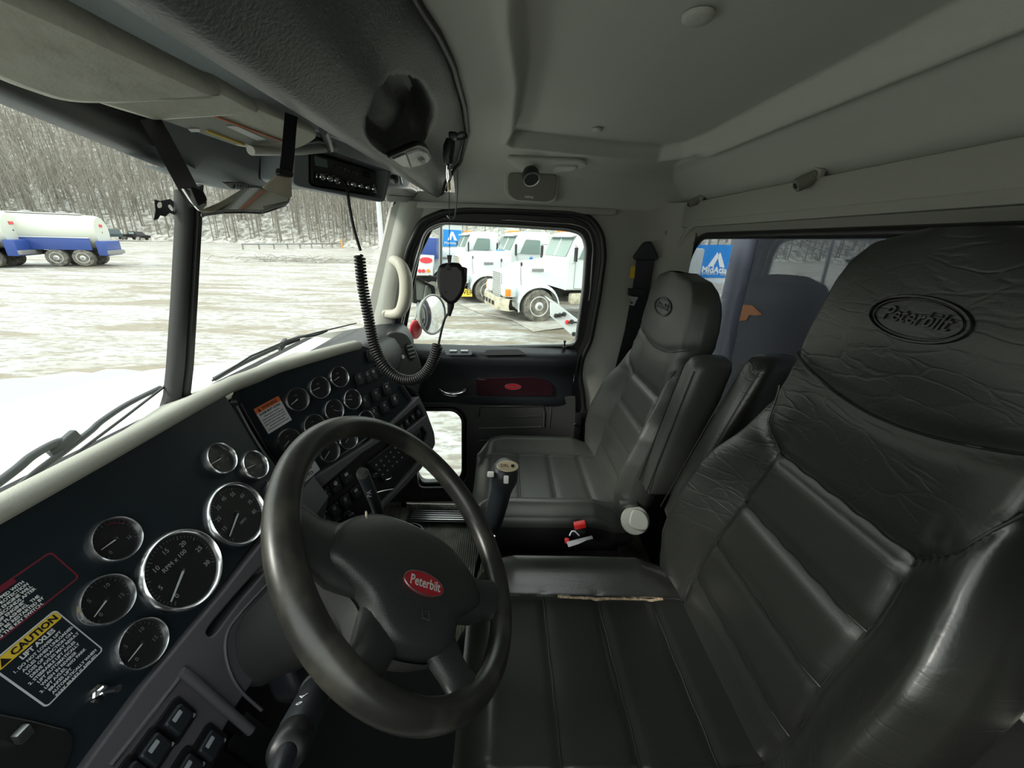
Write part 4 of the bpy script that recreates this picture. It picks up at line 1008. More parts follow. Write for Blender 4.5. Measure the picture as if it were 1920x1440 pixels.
MB().box(Vector(P(920, 889, x=.775)), (.012, .016, .012), Matrix.Rotation(R(15), 3, 'Y'), bev=.003).out('range_button', 'ltgrey', gl)
MB().tube([P(920, 889, x=.775), P(938, 892, x=.785)], .003, 8).out('button_stem', 'black', gl)
MB().tube([k2 - dr*.07, k3, Vector((.87, .03, .30)), Vector((.88, .05, .02))], [.009, .008, .008, .009], 12).out('shaft', 'black', gl, 60)
for i in range(3):
    MB().tube(spline([k2 - dr*.05 + sd_*(-.012+i*.010), k3 + Vector((-.015+i*.006, .02-i*.006, -.02)), Vector((.85+i*.01, .07, .25)), Vector((.88, .09, .02))], 6), .004, 8).out('air_line', 'rubber', gl, 60)
MB().lathe((.88, .05, .015), (0, 0, 1), [(.07, 0), (.06, .02), (.03, .05), (.02, .10), (.012, .11)], 20).out('floor_boot', 'rubber', gl, 60)
st = MB(); st.tube([P(926, 1005, x=.84), P(928, 1040, x=.84), P(920, 1090, x=.86)], .004, 8)
tag(st.out('shift_link_rod', 'alu', None, 60), 'thin bright rod beside the gear lever above the floor', 'rod')
# ============================================================ overhead console
oc = thing('overhead_console', 'charcoal moulded overhead console across the front of the roof', 'overhead console', (.8, .22, 1.42))
NX = 110; X0, X1 = .0, 1.585
def con_row(x):
    """cross-section points (y, z) from the ceiling seam down and forward"""
    e = sstep(1.12, 1.585, x)
    ys = interp(x, [0, .573, .644, .741, .939, 1.154, 1.3, 1.46, 1.585], [.150, .111, .098, .090, .091, .103, .125, .153, .225]); zs = roof_z(x, ys) - .001
    ex, ez = .240, 1.390
    k = lambda y, z, q=1: (lerp(y, ex + (y-.2)*.25, e), lerp(z, ez + (z-1.42)*.25, e))
    seam = (ys, zs + .004); face = (ys + .012, zs - .010*(1-.6*e)); facet = k(.160, 1.450); mid = k(.186, 1.412); ridge = k(.220, 1.379); under = k(.250, 1.377); front = k(.280, 1.393); back = k(.32, 1.45)
    return [seam, face, facet, mid, ridge, under, front, back]

rows = []
ring0 = None
for i in range(NX+1):
    x = lerp(X0, X1, i/NX); pts = [Vector((x, y, z)) for y, z in con_row(x)]
    sp_ = spline(pts, 9); row = []
    for j, p in enumerate(sp_):
        # moulded storage pocket, pressed up into the console
        dx = (p.x-.80)/.155; s_ = (j-25)/11.0
        rr = (abs(dx)**2.6 + abs(s_)**2.6)**(1/2.6)
        k = 1 - sstep(.80, 1.02, rr)
        p = p + Vector((0, .030*k, .045*k)); row.append(p)
    rows.append(row)
# close the passenger end
lastp = rows[-1]; cen_ = sum(lastp, Vector((0, 0, 0)))/len(lastp)
rows.append([lerp(p, cen_, .5) + Vector((.012, 0, .004)) for p in lastp]); rows.append([cen_ + Vector((.014, 0, .006)) for p in lastp])
MB().grid(rows).out('shell', 'console', oc, 180)
mb = MB(); mb.tube([(x, con_row(x)[0][0]-.004, con_row(x)[0][1]-.006) for x in np.linspace(0, 1.575, 60)], .0055, 8); mb.out('edge_bead', 'rubber', oc, 60)
mb = MB(); mb.me(plate(Pl((.80, .228, 1.462), (0, -.6, -.8), (1, 0, 0)), rrect(-.10, -.03, .10, .03, .02), .002)); mb.out('pocket_shade', 'matte', oc)  # black plate puts the shade of the pocket recess into colour
mb = MB(); mb.tube([(x, con_row(x)[6][0]-.012, con_row(x)[6][1]-.008) for x in np.linspace(.62, 1.50, 30)], .0020, 6); mb.out('parting_line', 'greycover', oc, 60)
# dome lamp
lp0 = P(775, 289, y=.182); ln = Vector((-.08, -.68, -.73))
lpn = Pl(lp0, ln, (1, -.1, -.0)); lq = lambda u, v: lpn.px(u, v)
lamp = thing('dome_lamp', 'clear dome lamp set in the overhead console above the radio', 'lamp', tuple(lp0))
link('bezel', plate(lpn, rpoly([lq(720, 290), lq(782, 264), lq(800, 272), lq(808, 290), lq(800, 302), lq(775, 314), lq(748, 311)], .012), .010, z=-.004, bev=.003), 'black', lamp)
link('grid_lens', plate(lpn, rpoly([lq(729, 292), lq(756, 281), lq(766, 309), lq(750, 307)], .006), .008, z=.0, bev=.002), 'steel', lamp)
link('lens', plate(lpn, rpoly([lq(757, 281), lq(780, 273), lq(797, 279), lq(803, 290), lq(797, 299), lq(767, 309)], .008), .009, z=.0, bev=.003), 'lens', lamp)
link('switch', plate(lpn, rpoly([lq(777, 291), lq(788, 287), lq(790, 296), lq(781, 299)], .004), .006, z=.008, bev=.002), 'ltgrey', lamp)
# ceiling buttons
for i, (u, v, r_) in enumerate(((1308, 35, .020), (1120, 245, .014))):
    p = P(u, v, z=1.519); z_ = roof_z(p[0], p[1]) + .024
    p = P(u, v, z=z_-.002); o = MB().lathe((p[0], p[1], z_+.002), (0, 0, -1), [(r_, 0), (r_, .004), (r_*.9, .006), (r_*.3, .0065)], 28).out('headliner_button', 'head', None, 60)
    tag(o, ['round grey headliner button nearer the camera and larger looking', 'small round headliner button nearer the speaker'][i], 'button', 'headliner buttons')
# ceiling speaker and vent above it
sn = Vector((-.90, 0.0, -.42)); spo = P(997, 352, x=1.540); SPp = Pl(spo, sn, (0, -1, 0)); q = lambda u, v: SPp.px(u, v)
spk = thing('ceiling_speaker', 'taupe rounded speaker grille in the headliner cove above the passenger door', 'speaker', tuple(spo))
link('surround', plate(SPp, rpoly([q(945, 316), q(1050, 320), q(1044, 378), q(1030, 384), q(960, 378), q(946, 366)], .03), .012, z=-.014, bev=.004), 'head', spk)
link('grille', plate(SPp, rpoly([q(952, 322), q(1046, 326), q(1040, 370), q(1026, 378), q(966, 374), q(952, 362)], .022), .010, z=-.004, bev=.003), 'speaker', spk)
mb = MB(); a = q(992, 368); text(mb, SPp, 'Infinity', a[0], a[1], .012, z=.0068, bold=.0002); mb.out('lettering', 'white', spk)
vn = Vector((-.45, 0, -.9)); vo = P(1030, 304, z=1.478); VP = Pl(vo, vn, (0, -1, 0)); q = lambda u, v: VP.px(u, v)
vt = thing('headliner_map_lamp', 'oval moulded lamp panel in the headliner above the speaker', 'lamp', tuple(vo))
link('base_panel', plate(VP, rpoly([q(950, 292), q(1088, 298), q(1105, 306), q(1082, 316), q(1040, 319), q(975, 318), q(955, 304)], .03), .012, z=-.004, bev=.004), 'head', vt)
link('lens', plate(VP, rpoly([q(1040, 306), q(1084, 306), q(1078, 315), q(1036, 318)], .012), .012, z=.0, bev=.003), 'ltgrey', vt)
cmt = thing('roof_socket', 'black round swivel socket hanging from the headliner lamp panel', 'socket', tuple(P(995, 325, x=1.44)))
a = Vector(P(990, 306, x=1.44)); b = Vector(P(994, 322, x=1.42)); c_ = Vector(P(997, 337, x=1.40))
MB().tube([a, lerp(a, b, .7), b], [.030, .018, .022], 20).out('neck', 'cabgrey', cmt, 60)
MB().tube([b, lerp(b, c_, .3), c_], [.024, .028, .027], 24, cap=True).out('body', 'black', cmt, 60)
MB().lathe(c_, (c_-b), [(.0275, -.003), (.028, .001), (.024, .0015), (.022, -.001)], 24).out('ring', 'steel', cmt)
# coat hooks on the rear header
for i, (u, v, s) in enumerate(((1527, 341, 1.0), (1312, 379, .8))):
    p = Vector(P(u, v, y=YR+.018)); hk = thing('coat_hook', ['grey plastic coat hook on the rear header behind the driver seat', 'grey plastic coat hook on the rear header in the passenger corner'][i], 'coat hook', tuple(p), 'coat hooks on the rear header')
    MB().box(p + Vector((-.006, .002, .016*s)), (.030*s, .012, .020*s), Matrix.Rotation(R(-20), 3, 'Y'), bev=.004).out('base', 'steel' if False else 'cabgrey', hk)
    MB().tube([p + Vector((-.004, .004, .012)), p + Vector((.002, .020, .0)), p + Vector((.006, .034, -.008))], [.012*s, .015*s, .014*s], 16).out('hook', 'speaker', hk, 60)
    MB().lathe(p + Vector((.0066, .0355, -.009)), (.1, 1, -.5), [(.006, 0), (.005, .001)], 12).out('hole', 'matte', hk)

# ============================================================ sun visors
nv = Vector((0, -.47, -.883)); VS = Pl((.6, .42, 1.355), nv, (1, 0, 0)); q = lambda u, v: VS.px(u, v)
vis = thing('sun_visor', 'beige-grey padded driver sun visor folded up against the roof, with warning label', 'sun visor', (.6, .37, 1.38))
link('near_pad', plate(VS, rpoly([q(-260, 20), q(0, 133), q(92, 166), q(200, 170), q(402, 161), q(404, 150), q(260, 76), q(115, 0), q(-200, -160)], [.005, .005, .02, .005, .006, .006, .01, .01, .01]), .026, z=-.010, bev=.010), 'visor', vis, 60)
link('middle_pad', plate(VS, rpoly([q(105, 164), q(200, 196), q(283, 221), q(400, 214), q(484, 207), q(482, 196), q(404, 152), q(200, 160)], .008), .020, z=-.014, bev=.008), 'visor', vis, 60)
link('far_pad', plate(VS, rpoly([q(262, 208), q(284, 224), q(380, 255), q(450, 282), q(560, 284), q(597, 262), q(597, 252), q(482, 200), q(400, 205)], [.01, .01, .02, .03, .03, .01, .01, .02, .02]), .016, z=-.018, bev=.006), 'visor', vis, 60)
MB().tube(spline([VS.w(*q(u, v), -.004) for u, v in ((92, 167), (150, 172), (260, 170), (400, 162))], 5), .0035, 6).out('pad_seam', 'matte', vis, 60)
MB().tube(spline([VS.w(*q(u, v), -.008) for u, v in ((280, 222), (380, 217), (440, 213), (484, 207))], 5), .0022, 6).out('pad_seam', 'matte', vis, 60)
lb = link('visor_label', plate(VS, rpoly([q(292, 222), q(404, 217), q(540, 268), q(440, 273)], .004), .0008, z=-.0018), 'papers', vis, label='faded warning label with orange border')
MAT['fadedlabel'] = mat('faded_label_grey', (.30, .31, .28), .6); lb.data.materials[0] = MAT['fadedlabel']
mb = MB(); a, b, c_ = q(404, 218), q(470, 242), q(538, 268)
mb.tube([VS.w(*q(400, 218), -.0008), VS.w(*q(536, 268), -.0008)], .0012, 6); mb.tube([VS.w(*q(294, 222), -.0008), VS.w(*q(400, 217), -.0008)], .0008, 6); mb.out('label_border', 'orange', lb)
mb = MB(); mb.me(plate(VS, rpoly([q(352, 242), q(374, 242), q(376, 248), q(358, 248)], .002), .0006, z=-.0008)); mb.me(plate(VS, rpoly([q(424, 237), q(444, 237), q(500, 262), q(482, 264)], .002), .0006, z=-.0008)); mb.out('white_patches', 'white', lb)
mb = MB(); mb.tube([VS.w(*q(388, 246), -.0006), VS.w(*q(458, 272), -.0006)], .0018, 6); mb.out('yellow_stripe', 'yellow', lb)
mb = MB(); a = Vector(P(553, 268, n=np.array(nv), d=float(np.array(nv)@np.array(VS.o)))); 
mb.tube([P(470, 282, y=.40), P(560, 283, y=.385), P(612, 278, y=.37), P(626, 276, y=.365)], [.007, .007, .008, .009], 12); mb.out('pivot_rod', 'ltgrey', vis, 60)
MB().tube([P(606, 245, y=.345), P(612, 262, y=.36), P(614, 277, y=.368)], [.008, .009, .012], 12).out('pivot_bracket', 'steel', vis, 60)
MB().tube([P(560, 268, y=.375), P(590, 262, y=.365), P(606, 266, y=.365)], [.005, .007, .006], 10).out('clip', 'black', vis, 60)
vis2 = thing('passenger_sun_visor', 'pale visor end on the passenger side beside the radio pod', 'sun visor', tuple(P(770, 362, y=.33)))
V2 = Pl(P(760, 360, y=.36), (-.25, -.75, -.6), (.9, -.4, 0)); q = lambda u, v: V2.px(u, v)
link('pad', plate(V2, rpoly([q(716, 345), q(770, 350), q(806, 372), q(800, 378), q(720, 374)], .01), .014, bev=.004), 'ltgrey', vis2, 60)
mb = MB(); mb.tube([V2.w(*q(724, 360), .016), V2.w(*q(768, 364), .016), V2.w(*q(776, 358), .016), V2.w(*q(755, 350), .016)], .0012, 6); mb.out('seam', 'black', vis2)
MB().lathe(P(741, 336, y=.33), (-.3, -.9, -.2), [(.012, -.01), (.012, .004), (.006, .005)], 16).out('pivot', 'black', vis2)
MB().tube([P(750, 332, y=.33), P(753, 345, y=.32)], [.004, .003], 8).out('pin', 'alu', vis2)

# ============================================================ radio pod and CB radio
nb = np.array([-.5, -.85, -.1]); nb /= np.linalg.norm(nb); CBp = Pl((.97, .36, 1.34), nb, (.85, -.5, 0)); q = lambda u, v: CBp.px(u, v)
pod = thing('radio_pod', 'dark grey angled radio pod hanging below the header', 'radio pod', (.98, .40, 1.35))
out_ = rpoly([q(551, 270), q(562, 262), q(735, 322), q(722, 378), q(712, 379), q(560, 350), q(549, 344)], [.005, .005, .006, .02, .02, .02, .02])
inn_ = rpoly([q(580, 278), q(600, 280), q(728, 322), q(716, 371), q(590, 350), q(580, 345)], .006)
link('housing', plate(CBp, [out_, inn_], .11, z=-.11, bev=.003), 'greycover', pod, 50)
link('pod_back', plate(CBp, out_, .004, z=-.115), 'black', pod)
cb = thing('cb_radio', 'black radio with silver knobs inside the overhead pod', 'radio', tuple(CBp.w(*q(645, 325), -.03)))
CF = CBp.sh(0, 0, -.024); q = lambda u, v: CF.px(u, v)
link('chassis', plate(CF, rpoly([q(583, 286), q(704, 322), q(708, 362), q(704, 366), q(590, 347), q(584, 343)], .003), .08, z=-.08, bev=.002), 'padgrey', cb)
link('display', plate(CF, rpoly([q(588, 292), q(612, 300), q(614, 315), q(590, 310)], .002), .002), 'truckglass', cb, label='grey-green display window')
link('meter', plate(CF, rpoly([q(680, 318), q(692, 322), q(693, 335), q(681, 331)], .001), .002), 'matte', cb)
for k in range(6): MB().lathe(CF.w(*q(629+k*7.5, 311+k*3.0), 0), CF.n, [(.0022, 0), (.0018, .006)], 8).out('toggle', 'steel', cb)
mb = MB(); 
for k in range(7): mb.box(CF.w(*q(626+k*8, 320+k*3.0), .001), (.006, .001, .002), None)
mb.out('printing', 'dimprint', cb)
link('chrome_strip', plate(CF, rpoly([q(588, 320), q(636, 332), q(636, 352), q(589, 343)], .003), .002), 'dark', cb)
for k, (u, v, r_) in enumerate(((597, 331, .009), (611, 334, .009), (625, 338, .0095), (655, 345, .008), (669, 348, .008), (682, 351, .008), (694, 354, .008))):
    MB().lathe(CF.w(*q(u, v), 0), CF.n, [(r_*1.15, 0), (r_*1.1, .003), (r_*.85, .005), (r_*.78, .014), (r_*.5, .016)], 16).out('control_knob', 'chrome', cb, 40)
link('corner_mark', plate(CF, [q(694, 360), q(700, 345), q(706, 362)], .0012, z=.001), 'white', cb)

# ============================================================ microphone, cord, key reel
XM = .88
mic = thing('microphone', 'black hand microphone hanging from a thin cord in front of the passenger window', 'microphone', tuple(P(845, 530, x=XM)))
MP = Pl(P(846, 528, x=XM), (-1, -.05, 0), (0, -1, 0)); q = lambda u, v: MP.px(u, v)
body = smooth_closed([q(822, 503), q(832, 494), q(858, 493), q(866, 500), q(872, 508), q(872, 540), q(860, 562), q(848, 569), q(838, 566), q(826, 552), q(820, 525)], 4)
link('body', plate(MP, body, .034, z=-.017, bev=.008), 'black', mic, 60)
link('talk_switch', plate(MP, rpoly([q(866, 500), q(876, 503), q(875, 530), q(866, 536)], .003), .020, z=-.010, bev=.003), 'dark', mic, 60)
link('hang_clip', plate(MP, rpoly([q(839, 478), q(848, 478), q(845, 500), q(842, 500)], .001), .008, z=.006, bev=.001), 'black', mic)
MB().lathe(MP.w(*q(842, 500), .015), MP.n, [(.007, 0), (.006, .004), (.003, .005)], 14).out('button', 'dark', mic)
MB().lathe(MP.w(*q(837, 546), .0165), MP.n, [(.0022, 0), (.002, .0012)], 8).out('hole', 'matte', mic)
MB().tube([P(845, 566, x=XM), P(845, 575, x=XM), P(842, 592, x=XM)], [.0085, .0075, .004], 14).out('strain_relief', 'rubber', mic, 60)
# straight and coiled parts of the cord
cord = thing('coiled_cord', 'black coiled microphone cord drooping from the radio to the microphone', 'cord', tuple(P(760, 715, x=.88)))
cbk = CF.w(*CF.px(636, 338), .012)
s1 = spline([cbk, P(650, 350, x=.955), P(655, 385, x=.95), P(664, 430, x=.95), P(676, 470, x=.945)], 8)
MB().tube(s1, .0034, 8).out('straight_lead', 'rubber', cord, 60)
path = spline([P(u, v, x=x) for u, v, x in ((674, 478, .945), (679, 530, .94), (690, 590, .93), (700, 640, .92), (717, 680, .91), (742, 706, .90), (770, 713, .89), (795, 702, .885), (812, 676, .88), (821, 645, .88))], 40)
# arc-length resample and wind the helix
L_ = [0]
for a, b in zip(path, path[1:]): L_.append(L_[-1] + (b-a).length)
tot = L_[-1]; nt_ = 74; N_ = nt_*12; up = Vector((1, 0, 0)); hel = []
for i in range(N_+1):
    s = tot*i/N_; k = min(len(L_)-2, max(0, int(np.searchsorted(L_, s))-1)); t = (s-L_[k])/max(1e-9, L_[k+1]-L_[k]); p = path[k].lerp(path[k+1], t)
    tn = (path[min(k+3, len(path)-1)] - path[max(k-2, 0)]).normalized(); up = (up - tn*up.dot(tn)).normalized(); w = tn.cross(up)
    # turns sit wider apart near the top
    u_ = i/N_; ph = 2*math.pi*nt_*(u_ - .04*math.sin(math.pi*u_)) ; rr = .0108*min(1, i/10+.3, (N_-i)/10+.3)
    hel.append(p + (up*math.cos(ph) + w*math.sin(ph))*rr)
MB().tube(hel, .0027, 6).out('coil', 'rubber', cord, 180)
MB().tube(spline([hel[-1], P(826, 628, x=.88), P(833, 600, x=.88), P(840, 588, x=.88)], 6), .0026, 8).out('upper_lead', 'rubber', cord, 60)
rl = thing('key_reel', 'black retractable reel with hook clipped to the overhead console, cord hanging down', 'reel', tuple(P(845, 270, x=XM)))
MB().tube([P(845, 262, x=XM-.01), P(842, 275, x=XM-.01), P(840, 295, x=XM-.01), P(840, 308, x=XM-.01)], [.009, .0115, .0105, .008], 12).out('barrel', 'black', rl, 60)
MB().box(P(849, 254, x=XM-.01), (.012, .016, .012), bev=.003).out('clamp', 'black', rl)
MB().tube(spline([P(852, 259, x=XM), P(864, 262, x=XM), P(874, 258, x=XM), P(873, 251, x=XM), P(866, 249, x=XM), P(853, 255, x=XM)], 5), .0026, 8).out('spring_hook', 'black', rl, 60)
MB().tube([P(840, 308, x=XM-.01), P(840, 316, x=XM), P(841, 332, x=XM), P(841, 342, x=XM)], [.003, .006, .007, .003], 10).out('swivel', 'chrome', rl, 60)
MB().tube([P(841, 342, x=XM), P(842, 356, x=XM)], [.0038, .0038], 8).out('ferrule', 'gold', rl)
MB().tube([P(842, 356, x=XM), P(843, 480, x=XM)], .0008, 6).out('line', 'black', rl)
MB().tube(spline([P(858, 318, x=1.2), P(857, 370, x=1.2), P(853, 402, x=1.2), P(846, 411, x=1.2), P(838, 404, x=1.2)], 6), .0022, 6).out('grey_wire', 'steel', thing('antenna_wire', 'thin grey wire looping down from the roof above the passenger window', 'wire', tuple(P(857, 370, x=1.2))), 60)

# ============================================================ bright bracket on two straps
hb = thing('hanging_chrome_tray', 'shiny chrome tray-like mirror hanging from two black straps under the sun visor', 'hanging mirror', tuple(P(460, 370, y=.36)))
def py(u, v, y): return Vector(P(u, v, y=y))
for nm, pts, w_ in (('left_strap', ((282, 224, .415), (300, 255, .405), (330, 310, .392), (352, 352, .385), (372, 385, .380)), .010), ('right_strap', ((546, 216, .33), (543, 250, .33), (540, 290, .33), (536, 322, .332)), .0085)):
    mb = MB(); rows = []; ps = [py(*p) for p in pts]
    for i, p in enumerate(ps):
        t = (ps[min(i+1, len(ps)-1)] - ps[max(i-1, 0)]).normalized(); v_ = (p - Vector(EYE)).normalized(); o = t.cross(v_).normalized()*w_; b = t.cross(o).normalized()*.0015
        rows.append([p-o-b, p+o-b, p+o+b, p-o+b])
    mb.grid(rows, closed_u=True); mb.out('strap', 'black', hb, 40)
def slab(name, pts, th, m, bevel=.001):
    """thin bent plate through 3-D points (fan) given a thickness"""
    c = sum(pts, Vector((0, 0, 0)))/len(pts); nn = Vector((0, 0, 0))
    for a, b in zip(pts, pts[1:] + pts[:1]): nn += (a-c).cross(b-c)
    nn.normalize(); pl = Pl(c, nn, pts[1]-pts[0]); o = [((p-c).dot(pl.r), (p-c).dot(pl.u)) for p in pts]
    return link(name, plate(pl, rpoly(o, .004), th, z=-th/2, bev=bevel), m, hb, 40)
slab('mirror_plate', [py(374, 396, .385), py(455, 360, .385), py(480, 354, .375), py(545, 374, .335), py(541, 380, .33), py(492, 399, .345), py(462, 403, .36), py(420, 401, .375)], .006, 'chrome', .002)
slab('plate_lip', [py(374, 396, .380), py(455, 362, .380), py(470, 364, .378), py(400, 397, .375)], .004, 'dirtychrome')
slab('right_bracket', [py(490, 352, .352), py(522, 326, .335), py(546, 328, .325), py(546, 372, .330), py(520, 364, .340)], .004, 'dirtychrome')
slab('left_bracket', [py(340, 352, .385), py(350, 356, .383), py(388, 382, .378), py(376, 398, .380), py(358, 380, .383)], .004, 'alu')
slab('left_buckle', [py(352, 350, .380), py(378, 358, .376), py(386, 378, .374), py(368, 388, .376)], .007, 'black')
slab('right_buckle', [py(521, 314, .330), py(546, 322, .324), py(546, 334, .324), py(520, 328, .330)], .008, 'black')

# ============================================================ passenger seat belt on the side wall
XB = 1.585
blt = thing('seat_belt', 'black passenger seat belt hanging on the grey side wall behind the door', 'seat belt', tuple(P(1190, 560, x=XB)))
BP = Pl((XB, -.5, 1.0), (-1, 0, 0), (0, -1, 0)); q = lambda u, v: BP.px(u, v)
link('anchor_cover', plate(BP, rpoly([q(1186, 482), q(1206, 454), q(1218, 452), q(1233, 482), q(1228, 488), q(1190, 488)], .01), .03, z=-.01, bev=.006), 'dark', blt, 60)
rows = [[BP.w(*q(u0, v), .012), BP.w(*q(u1, v), .012), BP.w(*q(u1, v), .009), BP.w(*q(u0, v), .009)] for u0, u1, v in ((1192, 1226, 484), (1184, 1216, 545), (1170, 1200, 620), (1152, 1180, 690), (1135, 1165, 780))]
MB().grid(rows, closed_u=True).out('webbing', 'black', blt, 40)
link('yellow_label', plate(BP, rpoly([q(1181, 499), q(1189, 499), q(1187, 521), q(1178, 520)], .001), .003, z=.014), 'yellow', blt, label='small yellow label')
link('latch_plate', plate(BP, rpoly([q(1175, 539), q(1208, 541), q(1206, 556), q(1174, 552)], .004), .012, z=.012, bev=.003), 'black', blt)
tn = link('tongue', plate(BP, [rpoly([q(1176, 554), q(1194, 556), q(1190, 562), q(1186, 572), q(1177, 570), q(1180, 562)], .002), rrect(*(lambda a, b: (a[0]-.008, a[1]-.004, a[0]+.002, a[1]+.003))(q(1183, 566), 0), .001)], .003, z=.018), 'alu', blt)
MB().box(P(1248, 437, x=1.52), (.006, .008, .016), bev=.002).out('wall_clip', 'steel', thing('wall_pin', 'tiny dark pin on the rear corner post near the belt anchor', 'pin', tuple(P(1248, 437, x=1.52))))
# black decal on the windshield left of the centre post
dc = Pl(P(312, 393, y=.655), (0, -1, .3), (1, 0, 0)); q = lambda u, v: dc.px(u, v)
blob = [q(289, 374), q(300, 377), q(318, 373), q(332, 383), q(336, 382), q(334, 400), q(326, 403), q(318, 399), q(310, 406), q(300, 404), q(296, 411), q(288, 413), q(291, 396)]
h1 = smooth_closed([q(296, 380), q(302, 379), q(303, 388), q(297, 390), q(294, 386)], 3); h2 = smooth_closed([q(314, 387), q(319, 384), q(325, 392), q(322, 396)], 3)
o = link('torn_decal', plate(dc, [blob, h1, h2], .0008), 'matte'); tag(o, 'torn black decal stuck on the windshield beside the centre post', 'decal')
# ============================================================ outside: yard, hillside, vehicles
GZ = -1.21
# snow and frozen mud
m = two_tone('rutted_snow_yard', (.47, .485, .485), (.22, .19, .14), .55, .40, .60, rough=.7, stretch=(1.6, .42, 1), detail=12, bumpd=.05, dist=1.2); MAT['yard'] = m
N = m.node_tree.nodes; L = m.node_tree.links
n2 = N.new('ShaderNodeTexNoise'); n2.inputs['Scale'].default_value = 9; n2.inputs['Detail'].default_value = 9; n2.inputs['Roughness'].default_value = .7
mp2 = N.new('ShaderNodeMapping'); mp2.inputs['Scale'].default_value = (1, .35, 1); mp2.inputs['Rotation'].default_value = (0, 0, .35)
tcn = [x for x in N if x.type == 'TEX_COORD'][0]; L.new(tcn.outputs['Object'], mp2.inputs[0]); L.new(mp2.outputs[0], n2.inputs[0])
r2 = N.new('ShaderNodeValToRGB'); r2.color_ramp.elements[0].position = .47; r2.color_ramp.elements[1].position = .56; r2.color_ramp.elements[0].color = (0, 0, 0, 1); r2.color_ramp.elements[1].color = (.75, .75, .75, 1)
mx = N.new('ShaderNodeMixRGB'); mx.inputs[2].default_value = (.17, .15, .115, 1); cr = [x for x in N if x.type == 'VALTORGB'][0]
L.new(n2.outputs[0], r2.inputs[0]); L.new(r2.outputs[0], mx.inputs[0]); L.new(cr.outputs[0], mx.inputs[1]); L.new(mx.outputs[0], N['Principled BSDF'].inputs['Base Color'])
rows = []
rad = [0, 2, 4, 6, 8, 11, 15, 20, 26, 34, 45, 60, 80, 105, 140]
for r_ in rad: rows.append([(r_*math.cos(a), r_*math.sin(a), GZ + (.04*math.sin(r_*1.3 + a*7) if r_ > 4 else 0)) for a in [2*math.pi*j/96 for j in range(96)]])
MB().grid(rows, closed_u=True)
struct('ground', MB().grid(rows, closed_u=True), 'yard', smooth=180)
# wooded hillside ring beyond the yard
def hill_r(a):   # distance of the foot of the hill in direction a
    return interp(math.degrees(a), [-180, -60, -30, -10, 5, 20, 35, 50, 90, 180], [60, 44, 42, 60, 74, 88, 104, 122, 130, 60])
def hill_h(a, d):
    s_ = interp(math.degrees(a), [-180, -30, 0, 20, 45, 90, 180], [.30, .32, .30, .42, .50, .50, .30])
    return max(0, d)*s_*.9 + .8*math.sin(d*.21 + a*9) * min(1, d/20)
rows = []
for d in (-3, 0, 3, 8, 15, 25, 40, 60, 85, 110):
    rows.append([((hill_r(a)+d)*math.cos(a), (hill_r(a)+d)*math.sin(a), GZ + (-.3 if d < 0 else .15 + hill_h(a, d))) for a in [-math.pi + 2*math.pi*j/120 for j in range(121)]])
MAT['hill'] = two_tone('snowy_brush_slope', (.52, .52, .49), (.17, .155, .125), .9, .38, .60, rough=.95, stretch=(1, 1, .5), detail=12, dist=.6)
struct('ground_hillside', MB().grid(rows), 'hill', smooth=180)
# bare trees: three shapes
def tree_mb(seed, h):
    rnd = random.Random(seed); mb = MB(); top = Vector((rnd.uniform(-.6, .6), rnd.uniform(-.6, .6), h)); r0 = .018*h*.62
    trunk = [Vector((0, 0, -.6)), top*.35 + Vector((rnd.uniform(-.15, .15), 0, 0)), top*.7, top]
    mb.tube(trunk, [r0, r0*.8, r0*.45, .02], 4, cap=False)
    for i in range(20):
        t = rnd.uniform(.28, .95); p = top*t; a = rnd.uniform(0, 6.28); l = h*(.42*(1.05-t)+.06)*rnd.uniform(.7, 1.2)
        e = p + Vector((math.cos(a)*l*.6, math.sin(a)*l*.6, l*.85)); mid = p.lerp(e, .5) + Vector((0, 0, -l*.06)); mb.tube([p, mid, e], [r0*.34*(1.1-t), r0*.22, .008], 3, cap=False)
        for k in range(2):
            q = p.lerp(e, rnd.uniform(.35, .8)); b = a + rnd.uniform(-1, 1); l2 = l*.4; mb.tube([q, q + Vector((math.cos(b)*l2*.5, math.sin(b)*l2*.5, l2*.8))], [r0*.13, .006], 3, cap=False)
    return mb
tm = []
for i, h in enumerate((13, 11, 15)): me = tree_mb(i+3, h).mesh(); me.name = 'bare_tree'; me.materials.append(MAT['bark']); tm.append(me)
rnd = random.Random(11); spots = []
for a_deg, n_ in ((8, 0),): pass
view = [(-34, 12, 90), (12, 62, 900)]
for a0, a1, n_ in view:
    for i in range(n_):
        a = R(rnd.uniform(a0, a1)); d = rnd.uniform(0, 1)**1.5*85 + .5; rr = hill_r(a) + d; spots.append((rr, d, a))
spots.sort()
big = spots[:290]; rest = spots[290:]
def spot_loc(s): rr, d, a = s; return (rr*math.cos(a), rr*math.sin(a), GZ + .1 + hill_h(a, d))
for i, s in enumerate(big):
    o = bpy.data.objects.new('bare_tree', tm[i % 3]); COL.objects.link(o); o.location = spot_loc(s); o.rotation_euler = (0, 0, rnd.uniform(0, 6.28)); k = rnd.uniform(.7, 1.15); o.scale = (k, k, k)
    tag(o, 'bare leafless tree standing at the foot of the snowy hillside', 'tree', 'bare trees on the hillside')
tv = [np.array([v.co[:] for v in me.vertices]) for me in tm]; tf = [[tuple(p.vertices) for p in me.polygons] for me in tm]
V_, F_ = [], []; base = 0
more = rest + [(hill_r(a)+d, d, a) for a, d in ((R(rnd.uniform(5, 64)), rnd.uniform(8, 100)) for _ in range(1300))]
